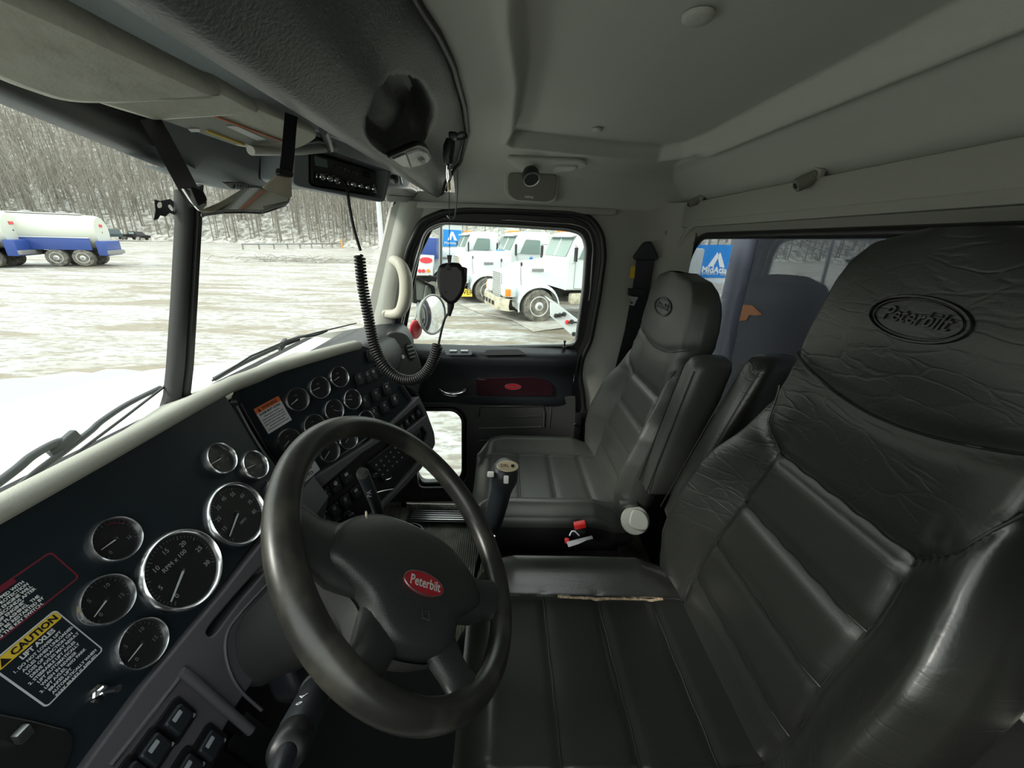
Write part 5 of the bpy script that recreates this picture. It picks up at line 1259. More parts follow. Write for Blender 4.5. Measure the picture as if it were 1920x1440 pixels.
for i, s in enumerate(more):
    k = rnd.uniform(.6, 1.1); an = rnd.uniform(0, 6.28); c_, s_ = math.cos(an), math.sin(an); v = tv[i % 3]*k
    v = np.stack([v[:, 0]*c_ - v[:, 1]*s_, v[:, 0]*s_ + v[:, 1]*c_, v[:, 2]], 1) + np.array(spot_loc(s)); V_.append(v); F_ += [tuple(j+base for j in f) for f in tf[i % 3]]; base += len(v)
me = bpy.data.meshes.new('woodland'); me.from_pydata(np.concatenate(V_).tolist(), [], F_); o = link('woodland', me, 'bark'); tag(o, 'dense bare winter woodland covering the hillside behind the first trees', 'woodland', kind='stuff')
# mottled gray patch laid on the ground seen over the hood
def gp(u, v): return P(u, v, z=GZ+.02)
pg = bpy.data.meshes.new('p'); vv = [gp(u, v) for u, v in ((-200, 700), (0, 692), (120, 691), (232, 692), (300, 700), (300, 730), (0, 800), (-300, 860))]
mb = MB().add(vv, [tuple(range(8))]); MAT['patchgrey'] = two_tone('mottled_grey_ground', (.30, .32, .315), (.46, .48, .475), 1.2, .55, .66, rough=.5); 
o = mb.out('grey_patch', 'patchgrey', None); tag(o, 'mottled grey patch of ground showing beyond the hood', 'bare ground', kind='stuff')
# tan dirt ridge tracks
for i, (pts, lab) in enumerate(((((860, 570), (900, 588), (960, 600), (1000, 622), (1060, 614), (1040, 596), (985, 592), (930, 566)), 'brown mud under the front wheels of the parked white trucks'),)):
    mb = MB().add([P(u, v, z=GZ+.05) for u, v in pts], [tuple(range(len(pts)))]); MAT['mud'] = two_tone('tan_mud', (.30, .265, .21), (.46, .45, .42), 1.6, .38, .55, rough=.8); o = mb.out('mud_track', 'mud', None); tag(o, lab, 'mud', kind='stuff')

# ------------------------------------------------------------ own hood, wipers, mirrors
hood = thing('truck_hood', 'snow-white hood of the truck sloping away below the windshield', 'hood', (.8, 1.2, .6))
rows = []
for y, zc_, w_ in ((.80, .80, .72), (.9, .795, .72), (1.05, .785, .715), (1.2, .772, .70), (1.35, .755, .69), (1.47, .73, .68), (1.55, .68, .67), (1.58, .60, .66), (1.60, .2, .66)):
    rows.append([(.81 + w_*s, y + (.03*(1-s*s) if y > 1.3 else 0), zc_ - .035*abs(s)**2.2 - (.05*sstep(.93, 1, abs(s)))) for s in np.linspace(-1, 1, 33)] )
for r_ in rows:
    a, b = r_[0], r_[-1]; r_.insert(0, (a[0]-.01, a[1], a[2]-.6)); r_.append((b[0]+.01, b[1], b[2]-.6))
MAT['hoodsnow'] = two_tone('hood_snow_film', (.62, .66, .64), (.50, .53, .52), 6, .5, .7, rough=.6, stretch=(1, 4, 1))
MB().grid(rows).out('panel', 'hoodsnow', hood, 60)
cw = MB().grid([[(x, y, z) for y, z in ((.70, .83), (.78, .835), (.82, .79))] for x in (.0, .4, .8, 1.2, 1.66)]); tag(cw.out('windshield_cowl', 'tankwhite', None, 60), 'white cowl strip below the windshield glass', 'cowl', kind='structure')
a_, b_, c_ = Vector(wpt(0, 0, -1)), Vector(wpt(1, 0, -1)), Vector(wpt(0, 1, -1)); n1 = (b_-a_).cross(c_-a_).normalized(); n1 = n1 if n1.y > 0 else -n1
a2, b2, c2 = Vector(wpt(0, 0, 1)), Vector(wpt(1, 0, 1)), Vector(wpt(0, 1, 1)); n2_ = (b2-a2).cross(c2-a2).normalized(); n2_ = n2_ if n2_.y > 0 else -n2_
def W1(u, v, off=.02): return Vector(P(u, v, n=np.array(n1), d=float(np.array(n1)@np.array(a_)) + off))
def W2(u, v, off=.02): return Vector(P(u, v, n=np.array(n2_), d=float(np.array(n2_)@np.array(a2)) + off))
for nm, Wf, lab, blade, arm_, fr_, clampx in (
    ('windshield_wiper', W1, 'long grey windshield wiper resting low on the driver side glass', [(-10, 952), (70, 905), (150, 845), (230, 785), (312, 722)], [(-30, 925), (30, 880), (60, 855), (100, 832), (120, 826)], [(38, 912), (75, 880), (118, 848), (170, 808), (190, 790), (240, 757), (300, 727)], (120, 832)),
    ('windshield_wiper', W2, 'grey windshield wiper on the passenger side glass above the dash', [(398, 714), (470, 668), (540, 638), (600, 622), (668, 606)], [(402, 711), (450, 684), (500, 660), (528, 648), (560, 636)], [(528, 646), (560, 632), (590, 628), (612, 620)], (530, 646))):
    wp_ = thing(nm, lab, 'wiper', tuple(Wf(*blade[2])), 'windshield wipers')
    MB().tube([Wf(u, v, .010) for u, v in blade], .0028, 6).out('blade', 'rubber', wp_, 60)
    MB().tube(spline([Wf(u, v, .035) for u, v in fr_], 4), .0055, 8).out('frame', 'wip', wp_, 60)
    MB().tube(spline([Wf(u, v, .045) for u, v in arm_], 4), .0065, 8).out('arm', 'wip', wp_, 60)
    MB().box(Wf(clampx[0], clampx[1], .04), (.05, .012, .018), Matrix.Rotation(R(-20), 3, 'Y'), bev=.003).out('clamp', 'wip', wp_, 60)
    MB().tube([Wf(fr_[0][0], fr_[0][1], .03), Wf(blade[1][0], blade[1][1], .012)], .003, 6).out('claw', 'wip', wp_)
# mirrors outside the passenger door
rm = thing('round_convex_mirror', 'round convex mirror with grey rim outside the passenger window', 'mirror', tuple(P(812, 590, x=2.0)))
rn = Vector((-.50, -.86, .05)).normalized(); RP = Pl(P(812, 590, x=2.0), rn); 
rows = [[RP.w(.098*k*math.cos(a), .098*k*math.sin(a), .02*(1-k*k)) for a in [2*math.pi*j/36 for j in range(36)]] for k in (1, .8, .6, .4, .2, .02)]
MB().grid(rows, closed_u=True).out('mirror_glass', 'chrome', rm, 180); MB().tube([RP.w(.099*math.cos(a), .099*math.sin(a), 0) for a in [2*math.pi*j/40 for j in range(40)]], .0055, 8, closed=True).out('rim', 'knobgrey', rm, 60)
rows = [[RP.w(.098*k*math.cos(a), .098*k*math.sin(a), -z) for a in [2*math.pi*j/24 for j in range(24)]] for k, z in ((1, 0), (.9, .03), (.5, .045), (.02, .05))]; MB().grid(rows, closed_u=True).out('shell', 'knobgrey', rm, 180)
MB().tube([RP.w(0, 0, -.04), P(795, 560, x=2.1), P(800, 535, x=2.1)], .008, 8).out('stalk', 'steel', rm, 60)
fm = thing('flat_door_mirror', 'rectangular black-framed mirror left of the hanging microphone outside the window', 'mirror', tuple(P(787, 545, x=2.1)))
FP = Pl(P(787, 548, x=2.1), (-.8, -.6, 0)); q = lambda u, v: FP.px(u, v)
link('mirror_glass', plate(FP, rpoly([q(776, 522), q(806, 540), q(808, 556), q(800, 562), q(778, 562)], .01), .012), 'knobgrey', fm, 40); link('frame', plate(FP, [rpoly([q(770, 516), q(812, 536), q(814, 560), q(802, 568), q(772, 568)], .01), rpoly([q(776, 522), q(806, 540), q(808, 556), q(800, 562), q(778, 562)], .01)], .02), 'black', fm, 40)
MB().tube([P(826, 400, x=2.12), P(826, 500, x=2.12), P(820, 540, x=2.12)], .010, 8).out('bracket', 'steel', fm, 60)
rr_ = MB().lathe(P(778, 618, x=1.95), (-.42, -.9, 0), [(.048, 0), (.048, .008), (.044, .012), (.02, .014)], 28); tag(rr_.out('red_reflector', 'redlens', None, 50), 'round red reflector disc below the mirrors outside the passenger window', 'reflector')
MB().tube([P(778, 600, x=1.97), P(785, 560, x=2.1)], .006, 8).out('mirror_arm', 'steel', rm, 60)
# behind the cab: dark bulkhead and steel tube
bh = thing('tank_bulkhead', 'dark bulkhead of the truck body close behind the rear window', 'truck body', (.7, -1.17, 0))
MB().box((.765, -1.20, .80), (2.55, .06, 3.2), bev=.02).out('panel', 'exhaust', bh)
rp_ = MB(); rp_.add([(P(u, v, y=-1.168)) for u, v in ((1378, 588), (1390, 572), (1410, 572), (1430, 590), (1415, 592), (1405, 590), (1400, 600), (1385, 602))], [tuple(range(8))]); MAT['reflected'] = mat('orange_reflection', (.30, .11, .035), .8); rp_.out('orange_reflection', 'reflected', bh, None, 'orange patch painted as the reflection of the seat back')  # orange spot painted on the bulkhead for the seat reflection in the glass
ex = thing('exhaust_stack', 'tall grey steel exhaust stack behind the rear window', 'exhaust stack', (1.76, -1.0, -.9))
p0 = P(1394, 470, y=-1.0)
MB().tube([(p0[0], -1.0, -.8), (p0[0], -1.0, 2.6)], .045, 28).out('pipe', 'lilac', ex, 60)
MB().tube([(p0[0], -1.0, .2), (p0[0], -1.0, .9)], .050, 28).out('heat_guard', 'lilac', ex, 60)

# ------------------------------------------------------------ vehicles
def wheel(par, x, y, z, r, w, name='wheel', side=-1):
    wh = MB().lathe((x + side*w/2, y, z), (-side, 0, 0), [(r*.60, 0), (r*.72, -.01), (r*.93, .0), (r*.985, .05), (r, .10), (r, w-.06), (r*.93, w), (r*.5, w)], 36).out(name, 'tire', par, 50)
    MB().lathe((x + side*(w/2+.004), y, z), (side, 0, 0), [(r*.62, -.02), (r*.60, .012), (r*.56, .012), (r*.50, -.05), (r*.30, -.02), (r*.20, .03), (r*.15, .04)], 30).out('rim', 'rimwhite', wh, 40)
    mb = MB()
    for k in range(10): a = 2*math.pi*k/10; mb.lathe((x + side*(w/2 - .02), y + math.cos(a)*r*.40, z + math.sin(a)*r*.40), (side, 0, 0), [(.035, 0), (.03, .012)], 8)
    mb.out('hand_holes', 'black', wh)
    MB().lathe((x + side*(w/2+.02), y, z), (side, 0, 0), [(r*.14, 0), (r*.13, .04), (r*.06, .05)], 14).out('hub', 'steel', wh, 40)
    return wh
def logo(mb, pl, s):
    """two white peaks"""
    for q in ([(-.5, -.4), (-.08, .5), (.04, .24), (-.16, -.4)], [(.5, -.4), (.08, .5), (-.03, .28), (.02, .1), (.20, -.4)]): mb.me(plate(pl, [(a*s, b*s) for a, b in q], .01))
CO = .02    # the cab stands this far back from the front axle
def truck(label, x, y, yaw, kind=0, group='white trucks parked beyond the passenger window'):
    t = thing('highway_truck', label, 'truck', (0, 0, 0), group)
    Wd_ = 1.12; hz0, hz1 = (1.52, 1.95) if kind == 0 else (1.82, 2.0); fy = 1.02; 
    # hood: lofted from grille to cowl
    rows = []
    for yy, zt_, w_, zb in ((fy, hz0-.10, .52, .78), (fy-.03, hz0, .58, .72), (fy-.25, hz0+.06, .66, .80), (.3, lerp(hz0, hz1, .5)+.04, .74, 1.15), (-.4, lerp(hz0, hz1, .8), .82, 1.15), (-.95-CO, hz1, .92, 1.0)):
        rows.append([(-w_, yy, zb), (-w_*1.01, yy, lerp(zb, zt_, .6)), (-w_*.98, yy, zt_-.14), (-w_*.86, yy, zt_-.03), (-w_*.4, yy, zt_+.02), (0, yy, zt_+.03), (w_*.4, yy, zt_+.02), (w_*.86, yy, zt_-.03), (w_*.98, yy, zt_-.14), (w_*1.01, yy, lerp(zb, zt_, .6)), (w_, yy, zb)])
    mb = MB().grid(rows); k = 11; mb.f.append(tuple(range(k))); mb.out('hood', 'truckwhite', t, 50)
    gp_ = Pl((0, fy+.012, (hz0+.72)/2), (0, 1, 0), (-1, 0, 0)); gh_ = (hz0-.78)/2
    g = link('grille', plate(gp_, rrect(-.44, -gh_, .44, gh_, .06), .03), 'dirtychrome' if kind else 'truckgrey', t, 40)
    mb = MB()
    for i in range(12): mb.box((0, fy+.045, .80 + (hz0-.86)*i/11), (.80, .02, .022))
    mb.out('grille_bars', 'grille', g)
    # fenders: arched shells over the front wheels
    for s in (-1, 1):
        rows = []
        for i in range(17):
            a = R(lerp(-14, 176, i/16)); ro = .66; cyy, czz = 0, .52; yy = cyy + math.cos(a)*ro*1.08; zz = czz + math.sin(a)*ro*.98
            rows.append([(s*.60, yy, zz+.10), (s*.80, yy, zz+.09), (s*1.08, yy, zz+.05), (s*1.16, yy, zz-.02), (s*1.16, yy*.93, czz + (zz-czz)*.90)])
        MB().grid(rows).out('fender', 'truckwhite', t, 50)
        MB().box((s*.80, .92, .98), (.62, .34, .36), bev=.08).out('fender_nose', 'truckwhite', t, 50)
        hl = MB().box((s*.86, 1.085, .95), (.34, .05, .22), bev=.02).out('headlamp', 'lens', t, 40)
        MB().box((s*1.06, 1.02, .95), (.14, .16, .22), bev=.02).out('turn_lamp', 'amber', t, 40, 'orange turn lamp')
        MB().tube([(s*.95, .55, 1.15), (s*1.0, .60, 1.5), (s*1.0, .60, 1.75)], .012, 6).out('hood_mirror_stalk', 'steel', t)
        MB().lathe((s*1.0, .60, 1.78), (0, -1, 0), [(.07, 0), (.06, .03)], 14).out('hood_mirror', 'black', t)
    # bumper
    rows = []
    for xx in np.linspace(-1.22, 1.22, 17):
        yy = 1.30 - .30*abs(xx/1.22)**4; rows.append([(xx, yy-.18, .42), (xx, yy, .40), (xx, yy+.03, .55), (xx, yy, .76), (xx, yy-.18, .76)])
    MB().grid(rows).out('bumper', 'dirtychrome', t, 40)
    mb = MB()
    for xx in (-.5, -.15, .2, .55): mb.box((xx, 1.335, .58), (.20, .02, .13), bev=.01)
    mb.out('bumper_openings', 'black', t)
    n0_ = set(t.children)
    # cab
    bz = 1.0; rows = []
    for yy, z0_, z1_, w_ in ((-.95, bz, 1.92, .98), (-.98, bz, 2.0, 1.0)): pass
    cabm = MB()
    prof = [(-.93, 1.0), (-.93, hz1-.02), (-1.22, 2.62), (-1.30, 2.72), (-1.75, 2.80), (-2.55, 2.78), (-2.62, 2.68), (-2.64, 1.0)]
    rows = []
    for xx, k in ((-1.03, 0), (-1.0, 1), (-.6, 1), (0, 1), (.6, 1), (1.0, 1), (1.03, 0)):
        rows.append([(xx if z < 2.0 else xx*.93, y_ if k else lerp(y_, -1.8, .02), z if k else lerp(z, 1.9, .04)) for y_, z in prof])
    cabm.grid(rows, closed_u=True); k = 8; cabm.f.append(tuple(range(k))); b_ = len(cabm.v)-k; cabm.f.append(tuple(range(b_, b_+k)))
    cabm.out('cab', 'truckwhite', t, 40)
    wsn = Vector((0, (2.62-hz1), .29)).normalized(); WSp = Pl((0, -1.075, (hz1+2.60)/2+.01), wsn, (-1, 0, 0)); hh_ = (2.55-hz1)/2
    link('windshield', plate(WSp, rrect(-.84, -hh_, .84, hh_, .08), .03), 'truckglass', t, 40); MB().tube([WSp.w(0, -hh_, .03), WSp.w(0, hh_, .03)], .02, 6).out('windshield_post', 'truckwhite', t)
    link('visor', MB().box((0, -1.14, 2.64), (1.85, .22, .04), Matrix.Rotation(R(-12), 3, 'X'), bev=.01).mesh(), 'truckgrey', t, 40)
    for s in (-1, 1):
        dp_ = Pl((s*1.005, -1.75, 2.22), (s, 0, .05), (0, s, 0)) ; sg = s
        link('side_window', plate(dp_, rpoly([(-.42, -.26), (-.42, .26), (.20, .28), (.44, -.26)] if s > 0 else [(.42, -.26), (.42, .26), (-.20, .28), (-.44, -.26)], .06), .03), 'truckglass', t, 40)
        dp2 = Pl((s*1.033, -1.75, 1.55), (s, 0, 0), (0, s, 0)); mb = MB(); o_ = rrect(-.55, -.50, .52, .42, .05); mb.tube([dp2.w(a, b, .004) for a, b in o_], .008, 5, closed=True); mb.out('door_line', 'grille', t)
        lg = MB(); q_ = Pl((s*1.04, -1.80, 1.66), (s, 0, 0), (0, s, 0)); logo(lg, q_, .40); lg.out('door_logo', 'blue', t, None, 'blue twin-peak logo')
        sk = MB(); 
        for k_ in (0, 1): sk.box((s*1.04, -1.60-.22*k_, 1.30), (.012, .16, .12))
        sk.out('door_stickers', 'redlens', t)
        MB().tube([(s*1.02, -1.15, 2.35), (s*1.32, -1.05, 2.35), (s*1.32, -1.05, 1.85), (s*1.02, -1.15, 1.85)], .015, 6).out('mirror_bracket', 'steel', t)
        MB().box((s*1.32, -1.04, 2.10), (.17, .05, .42), bev=.02).out('door_mirror', 'black', t, 40)
        MB().box((s*.86, .0, 1.60) if kind == 0 else (s*.80, -.1, 1.55), (.03, .40, .10), bev=.008).out('hood_vent' if kind == 0 else 'hood_nameplate', 'grille', t)
        MB().box((s*.93, -1.6, .72), (.25, .9, .35), bev=.06).out('fuel_tank_step', 'dirtychrome', t, 40)
    for i, xx in enumerate((-.62, -.3, 0, .3, .62)): MB().box((xx, -1.32, 2.79), (.12, .10, .06), bev=.015).out('marker_lamp', 'amber', t, 40, 'orange roof marker lamp')
    for ch in t.children:
        if ch not in n0_: ch.location.y -= CO
    for s in (-1, 1): wheel(t, s*1.02, 0, .52, .52, .30, 'front_wheel', s)
    for yy in (-4.2, -5.5):
        for s in (-1, 1): wheel(t, s*.95, yy, .52, .52, .50, 'rear_wheel', s)
    MB().box((0, -3.5, .85), (.85, 5.6, .28), bev=.02).out('chassis', 'black', t)
    for s in (-1, 1): MB().tube([(s*.95, -2.85, .9), (s*.95, -2.85, 3.3)], .075, 14).out('exhaust_stack', 'alu', t, 60)
    if kind != 2: MB().box((0, -4.6, 1.75), (2.2, 3.3, 1.3), bev=.08).out('body_tank', 'truckgrey', t, 50)
    t.location = (x, y, GZ); t.rotation_euler = (0, 0, yaw); return t
def place_wheel(px_, yaw):   # left front wheel contact point -> origin
    c, s = math.cos(yaw), math.sin(yaw); return (px_[0] + 1.05*c, px_[1] + 1.05*s)
y1 = R(18); x_, y_ = place_wheel((12.35, -1.12), y1); truck('white truck nearest the passenger window with muddy wheel, grey grille and chrome bumper', x_, y_, y1, 0)
y2 = R(17); x_, y_ = place_wheel((15.9, .62), y2); truck('white truck in the middle with a tall flat hood, half behind the nearest one', x_, y_, y2, 1)
y3 = R(18); x_, y_ = place_wheel((19.2, 2.75), y3); truck('white truck farthest left, mostly hidden behind the hanging microphone', x_, y_, y3, 1)
y4 = R(14); x_, y_ = place_wheel((24.5, .9), y4); truck('white truck in the back row seen above the middle hood', x_, y_, y4, 2)
# OVERSIZE-type yellow banner on the middle truck bumper
bn = thing('yellow_banner', 'yellow banner with black letters on the bumper of the truck beside the microphone', 'banner', tuple(P(872, 548, x=14.6)))
BP_ = Pl(P(872, 549, x=14.6), (-.75, .2, .05), (0, -1, 0)); q = lambda u, v: BP_.px(u, v)
link('cloth', plate(BP_, [q(858, 538), q(884, 544), q(886, 556), q(860, 556)], .02), 'yellow', bn); mb = MB(); a = q(873, 548); text(mb, BP_, 'OVER', a[0], a[1], .24, z=.025, ext=.002); mb.out('lettering', 'black', bn)
# blue container with the white peaks, seen left of the trucks
bc = thing('blue_container', 'blue company container with white peak logo behind the parked trucks', 'container', tuple(P(850, 450, x=27)))
BP_ = Pl(P(848, 450, x=27), (-1, -.1, 0), (0, -1, 0)); q = lambda u, v: BP_.px(u, v)
link('box', plate(BP_, [q(830, 416), q(866, 418), q(868, 472), q(828, 472)], 2.2, z=-2.2), 'truckgrey', bc); link('blue_panel', plate(BP_, [q(831, 430), q(865, 432), q(867, 462), q(830, 462)], .03), 'blue', bc)
mb = MB(); a = q(848, 443); logo(mb, Pl(BP_.w(a[0], a[1], .04), BP_.n, BP_.r), .62); a = q(848, 456); text(mb, BP_, 'MidAtlantic', a[0], a[1], .22, z=.045, ext=.004); mb.out('white_logo', 'white', bc)
MB().me(plate(BP_, [q(827, 466), q(868, 466), q(868, 471), q(827, 471)], .04)).out('blue_band', 'blue', bc)
MB().box(P(1005, 470, x=20), (.5, 1.2, .35), bev=.03)
bb = MB().box(P(944, 474, x=17.5), (.8, .62, .22), bev=.04); tag(bb.out('blue_tarp', 'blue', None), 'small bright blue cover between the middle truck cabs', 'cover')
# small white body with red oval at far left of the window
vt_ = thing('service_trailer', 'white trailer tail with red oval sign at the left edge of the passenger window', 'trailer', tuple(P(800, 520, x=17)))
VP_ = Pl(P(800, 500, x=17), (-1, -.1, 0), (0, -1, 0)); q = lambda u, v: VP_.px(u, v)
link('tail_panel', plate(VP_, [q(778, 478), q(812, 480), q(812, 516), q(776, 516)], .8, z=-.8, bev=.02), 'truckwhite', vt_)
a = q(799, 488); link('oval_sign', plate(VP_, ell(a[0], a[1], .26, .12), .02), 'redlens', vt_)
for u in (787, 794, 803): a = q(u, 508); link('tail_lamp', plate(VP_, ell(a[0], a[1], .075, .075, 16), .03), 'redlens' if u < 800 else 'amber', vt_)
MB().box(P(800, 465, x=19), (1.2, 1.1, .9), bev=.05).out('blue_drum', 'navy', vt_)
MB().me(plate(VP_, [q(776, 520), q(870, 522), q(874, 556), q(780, 548)], .6, z=-.9)).out('dark_deck', 'matte', vt_)
for u in (796, 812): a = q(u, 545); MB().lathe(VP_.w(a[0], a[1], -.1), (-1, 0, 0), [(.38, 0), (.38, .2), (.2, .22)], 20).out('tyre', 'tire', vt_, 40)
# steel wing deck in the right corner of the window
dk = thing('snow_covered_deck', 'snow-covered grey steel deck with black and red valve handles, lower right of the window', 'trailer deck', tuple(P(1070, 610, x=8.5)))
DP_ = Pl(P(1070, 605, x=8.6), (-1, 0, .1), (0, -1, 0)); q = lambda u, v: DP_.px(u, v)
link('side_plate', plate(DP_, [q(1031, 566), q(1042, 568), q(1100, 612), q(1100, 662), q(1086, 642), q(1045, 604), q(1031, 592)], .12, bev=.01), 'truckgrey', dk)
MB().add([DP_.w(*q(1031, 565), .0), DP_.w(*q(1042, 567), .0), DP_.w(*q(1100, 611), .0), DP_.w(*q(1112, 612), -3), DP_.w(*q(1046, 562), -3)], [(0, 1, 2, 3, 4)]).out('snow_top', 'hoodsnow', dk)
for k, (u, v, mm_) in enumerate(((1041, 591, 'black'), (1048, 590, 'black'), (1056, 588, 'black'), (1062, 603, 'red'), (1070, 602, 'black'), (1074, 625, 'black'))):
    a = DP_.w(*q(u, v), .16); MB().lathe(a, DP_.n, [(.045, -.10), (.05, 0), (.03, .03)], 12).out('valve_handle', mm_, dk); 
MB().tube([DP_.w(*q(1062, 603), .18), DP_.w(*q(1080, 603), .18)], .02, 6).out('valve_lever', 'black', dk); MB().tube([DP_.w(*q(1070, 625), .18), DP_.w(*q(1084, 622), .18)], .015, 6).out('valve_lever', 'black', dk)
# tall racks/ladders between the back trucks
for i, (u, lab) in enumerate(((1012, 'white pipe rack standing behind the middle truck cab'), (938, 'grey pipe rack standing between the two left truck cabs'))):
    rk = thing('pipe_rack', lab, 'rack', tuple(P(u, 470, x=21)))
    for du in (-5, 4): MB().tube([P(u+du, 500, x=21), P(u+du, 424, x=21)], .04, 6).out('post', 'truckgrey', rk)
    mb = MB()
    for v in (430, 440, 450, 460): mb.tube([P(u-5, v, x=21), P(u+4, v, x=21)], .025, 6)
    mb.out('rungs', 'alu', rk)
# blue MidAtlantic sign seen through the rear window
sg_ = thing('blue_company_sign', 'bright blue company sign with white peaks logo seen through the rear window', 'sign', tuple(P(1340, 490, x=16)))
SG = Pl(P(1340, 490, x=16), (-.93, .37, 0)); q = lambda u, v: SG.px(u, v)
link('board', plate(SG, [q(1270, 459), q(1420, 459), q(1420, 521), q(1270, 521)], .15, z=-.15), 'blue', sg_)
mb = MB(); a = q(1345, 488); logo(mb, Pl(SG.w(a[0], a[1], .01), SG.n, SG.r), (Vector(q(1358, 500)) - Vector(q(1327, 500))).length*1.05)
b = q(1350, 507); w_ = (Vector(q(1386, 507)) - Vector(q(1316, 507))).length; text(mb, SG, 'MidAtlantic', b[0], b[1], .33, z=.012, ext=.004, bold=.01, width=w_); b = q(1350, 514.5); text(mb, SG, 'ENERGY SERVICES', b[0], b[1], .12, z=.012, ext=.004, width=w_); mb.out('white_logo', 'white', sg_)
link('lower_band', plate(SG, [q(1270, 522), q(1420, 522), q(1420, 530), q(1270, 530)], .15, z=-.15), 'truckwhite', sg_)
for u in (1300, 1400): MB().tube([SG.w(*q(u, 459), -.08), SG.w(q(u, 459)[0], -2.6, -.08)], .05, 8).out('post', 'truckgrey', sg_)

# tankers at the far left
def tanker(label, c, yaw, L_=6.5):
    t = thing('tank_trailer', label, 'tank trailer', (0, 0, 0), 'tank trailers parked at the far left')
    rows = []
    for yy, k in ((0, .05), (0, .9), (-.15, .98), (-.5, 1), (-L_+.4, 1), (-L_+.1, .96), (-L_, .05)): rows.append([(1.15*k*math.cos(a), yy, 2.05 + 1.0*k*math.sin(a)) for a in [2*math.pi*j/32 for j in range(32)]])
    MB().grid(rows, closed_u=True).out('tank', 'tankwhite', t, 50)
    for s in (-1, 1):
        MB().box((s*1.14, -L_/2-.2, 1.35), (.08, L_*.96, .72), bev=.03).out('side_skirt', 'navy', t, 40, 'blue side skirt')
        MB().box((s*1.19, -L_/2, 1.72), (.02, L_*.9, .05)).out('side_stripe', 'white', t)
    MB().box((0, .12, 1.1), (2.3, .5, .9), bev=.08).out('end_frame', 'navy', t, 40); MB().box((0, .42, .85), (2.3, .18, .25), bev=.04).out('end_bumper', 'grille', t)
    mb = MB(); mb.box((0, .0, 2.45), (.4, .06, .16)); mb.out('placard', 'redlens', t)
    MB().box((0, -L_/2, 3.08), (.6, L_*.8, .06), bev=.01).out('catwalk', 'alu', t)
    for k in range(3): MB().lathe((0, -1.6-k*1.6, 3.05), (0, 0, 1), [(.28, 0), (.28, .12), (.1, .16)], 16).out('hatch', 'steel', t)
    for yy in (-.9, -2.1, -L_+1.2):
        for s in (-1, 1): wheel(t, s*.95, yy, .52, .52, .45, 'wheel', s)
    MB().box((0, -L_/2, .80), (.9, L_*.9, .22)).out('chassis', 'black', t)
    t.location = (c[0], c[1], GZ); t.rotation_euler = (0, 0, yaw); return t
tanker('white and blue tank trailer farther right at the far left of the windshield view', (27.6, 26.2), R(205), 6.5)
tanker('white and blue tank trailer cut off by the left edge of the picture', (24.9, 28.7), R(205), 6.5)
def pickup(label, c, yaw, m, s=1.0):
    t = thing('pickup_truck', label, 'pickup', (0, 0, 0))
    rows = []
    prof = [(2.6, .5), (2.6, 1.0), (1.5, 1.15), (.9, 1.75), (-.6, 1.78), (-.95, 1.15), (-2.7, 1.12), (-2.7, .5)]
    for xx in (-.95, -.93, .93, .95): rows.append([(xx if z < 1.3 else xx*.84, y, z) for y, z in prof])
    mb = MB().grid(rows, closed_u=True); mb.f.append(tuple(range(8))); b_ = len(mb.v)-8; mb.f.append(tuple(range(b_, b_+8))); mb.out('body', m, t, 30)
    for sg in (-1, 1):
        q_ = Pl((sg*.90, .15, 1.42), (sg, 0, .15), (0, sg, 0)); link('side_windows', plate(q_, rrect(-.65, -.18, .65, .20, .06), .03), 'truckglass', t)
        for yy in (1.6, -1.7): wheel(t, sg*.85, yy, .40, .40, .25, 'wheel', sg)
    t.location = (c[0], c[1], GZ+.2); t.rotation_euler = (0, 0, yaw); t.scale = (s, s, s); return t
MAT['darkgreen'] = mat('dark_green_paint', (.03, .05, .055), .3)
pickup('dark pickup truck parked near the foot of the hill', P(215, 446, z=GZ)*np.array([.80, .80, 1]), R(138), 'darkgreen', 1.0)
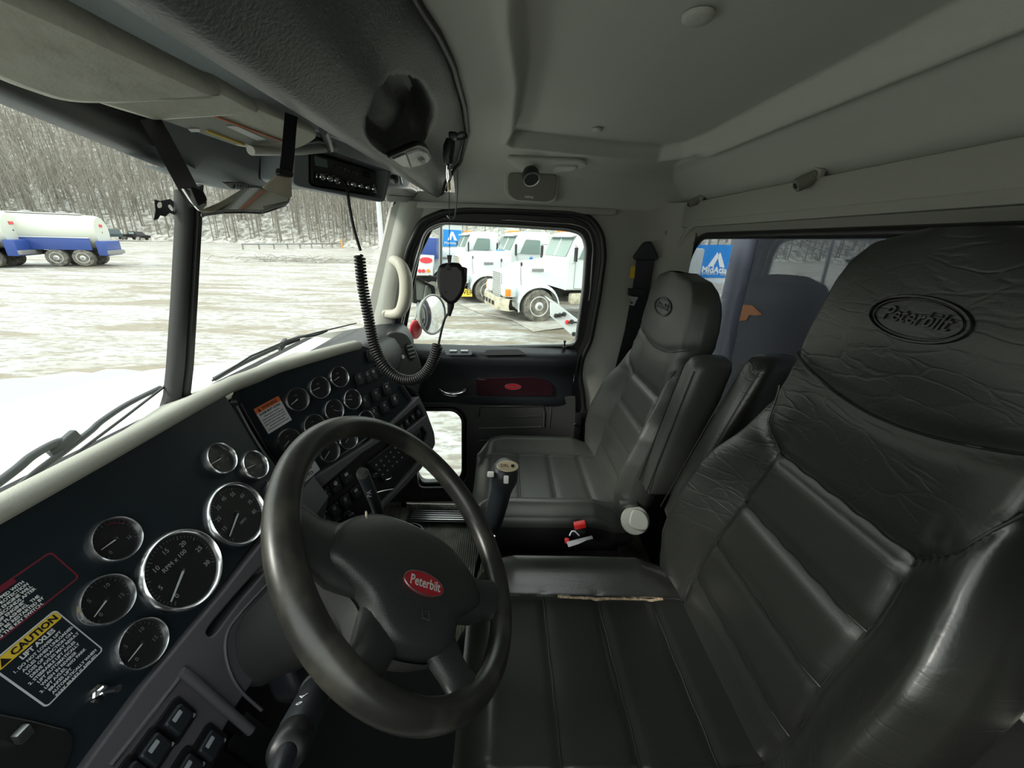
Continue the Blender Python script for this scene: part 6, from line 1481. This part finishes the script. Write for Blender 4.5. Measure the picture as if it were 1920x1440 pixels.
pickup('second dark vehicle just right of the pickup near the hill', P(256, 447, z=GZ)*np.array([.80, .80, 1]), R(170), 'black', .85)
# poles, guard rail, brush pile, marker
b = P(719, 500, z=GZ); up = thing('utility_pole', 'thick grey utility pole at the right edge of the windshield view', 'pole', tuple(b))
MB().tube([b + np.array([0, 0, -.3]), b + np.array([0, 0, 12])], [.20, .16], 14).out('pole', 'truckgrey', up, 60); MB().box(b + np.array([0, 0, 6.2]), (.1, 1.6, .12)).out('crossarm', 'truckgrey', up)
b = P(640, 459, z=GZ)*.9 + np.array([0, 0, GZ*.1]); p2 = thing('leaning_pole', 'thin pale leaning pole before the woods', 'pole', tuple(b)); MB().tube([b, b + np.array([1.0, 2.2, 10])], [.12, .08], 8).out('pole', 'tankwhite', p2)
b = P(641, 462, z=GZ)*.85 + np.array([0, 0, GZ*.15]); mk = MB().tube([b, b + np.array([0, 0, 1.6])], .12, 8); tag(mk.out('orange_marker', 'amber', None), 'orange marker post at the end of the guard rail', 'marker')
gr = thing('guard_rail', 'long low guard rail in front of the wooded hill', 'guard rail', tuple(P(540, 461, z=GZ)*.85))
g0, g1 = P(455, 463, z=GZ)*.85, P(640, 461, z=GZ)*.85; g0[2] = g1[2] = GZ
MB().tube([g0 + np.array([0, 0, .75]), g1 + np.array([0, 0, .75])], .12, 6).out('rail', 'steel', gr)
for k in range(9): p = lerp(g0, g1, k/8); MB().tube([p, p + np.array([0, 0, .8])], .10, 6).out('post', 'bark', gr)
b = P(565, 491, z=GZ); mb = MB(); rn_ = random.Random(4)
for k in range(140):
    p = Vector(b) + Vector((rn_.gauss(0, 1.2), rn_.gauss(0, 3.0), rn_.uniform(0, .25))); a = rn_.uniform(0, 6.28); l = rn_.uniform(.8, 2.2); mb.tube([p, p + Vector((math.cos(a)*l, math.sin(a)*l, rn_.uniform(-.1, .5)))], [.03, .01], 3, cap=False)
tag(mb.out('brush_pile', 'bark', None), 'low tangled pile of cut branches on the snow', 'brush pile', kind='stuff')
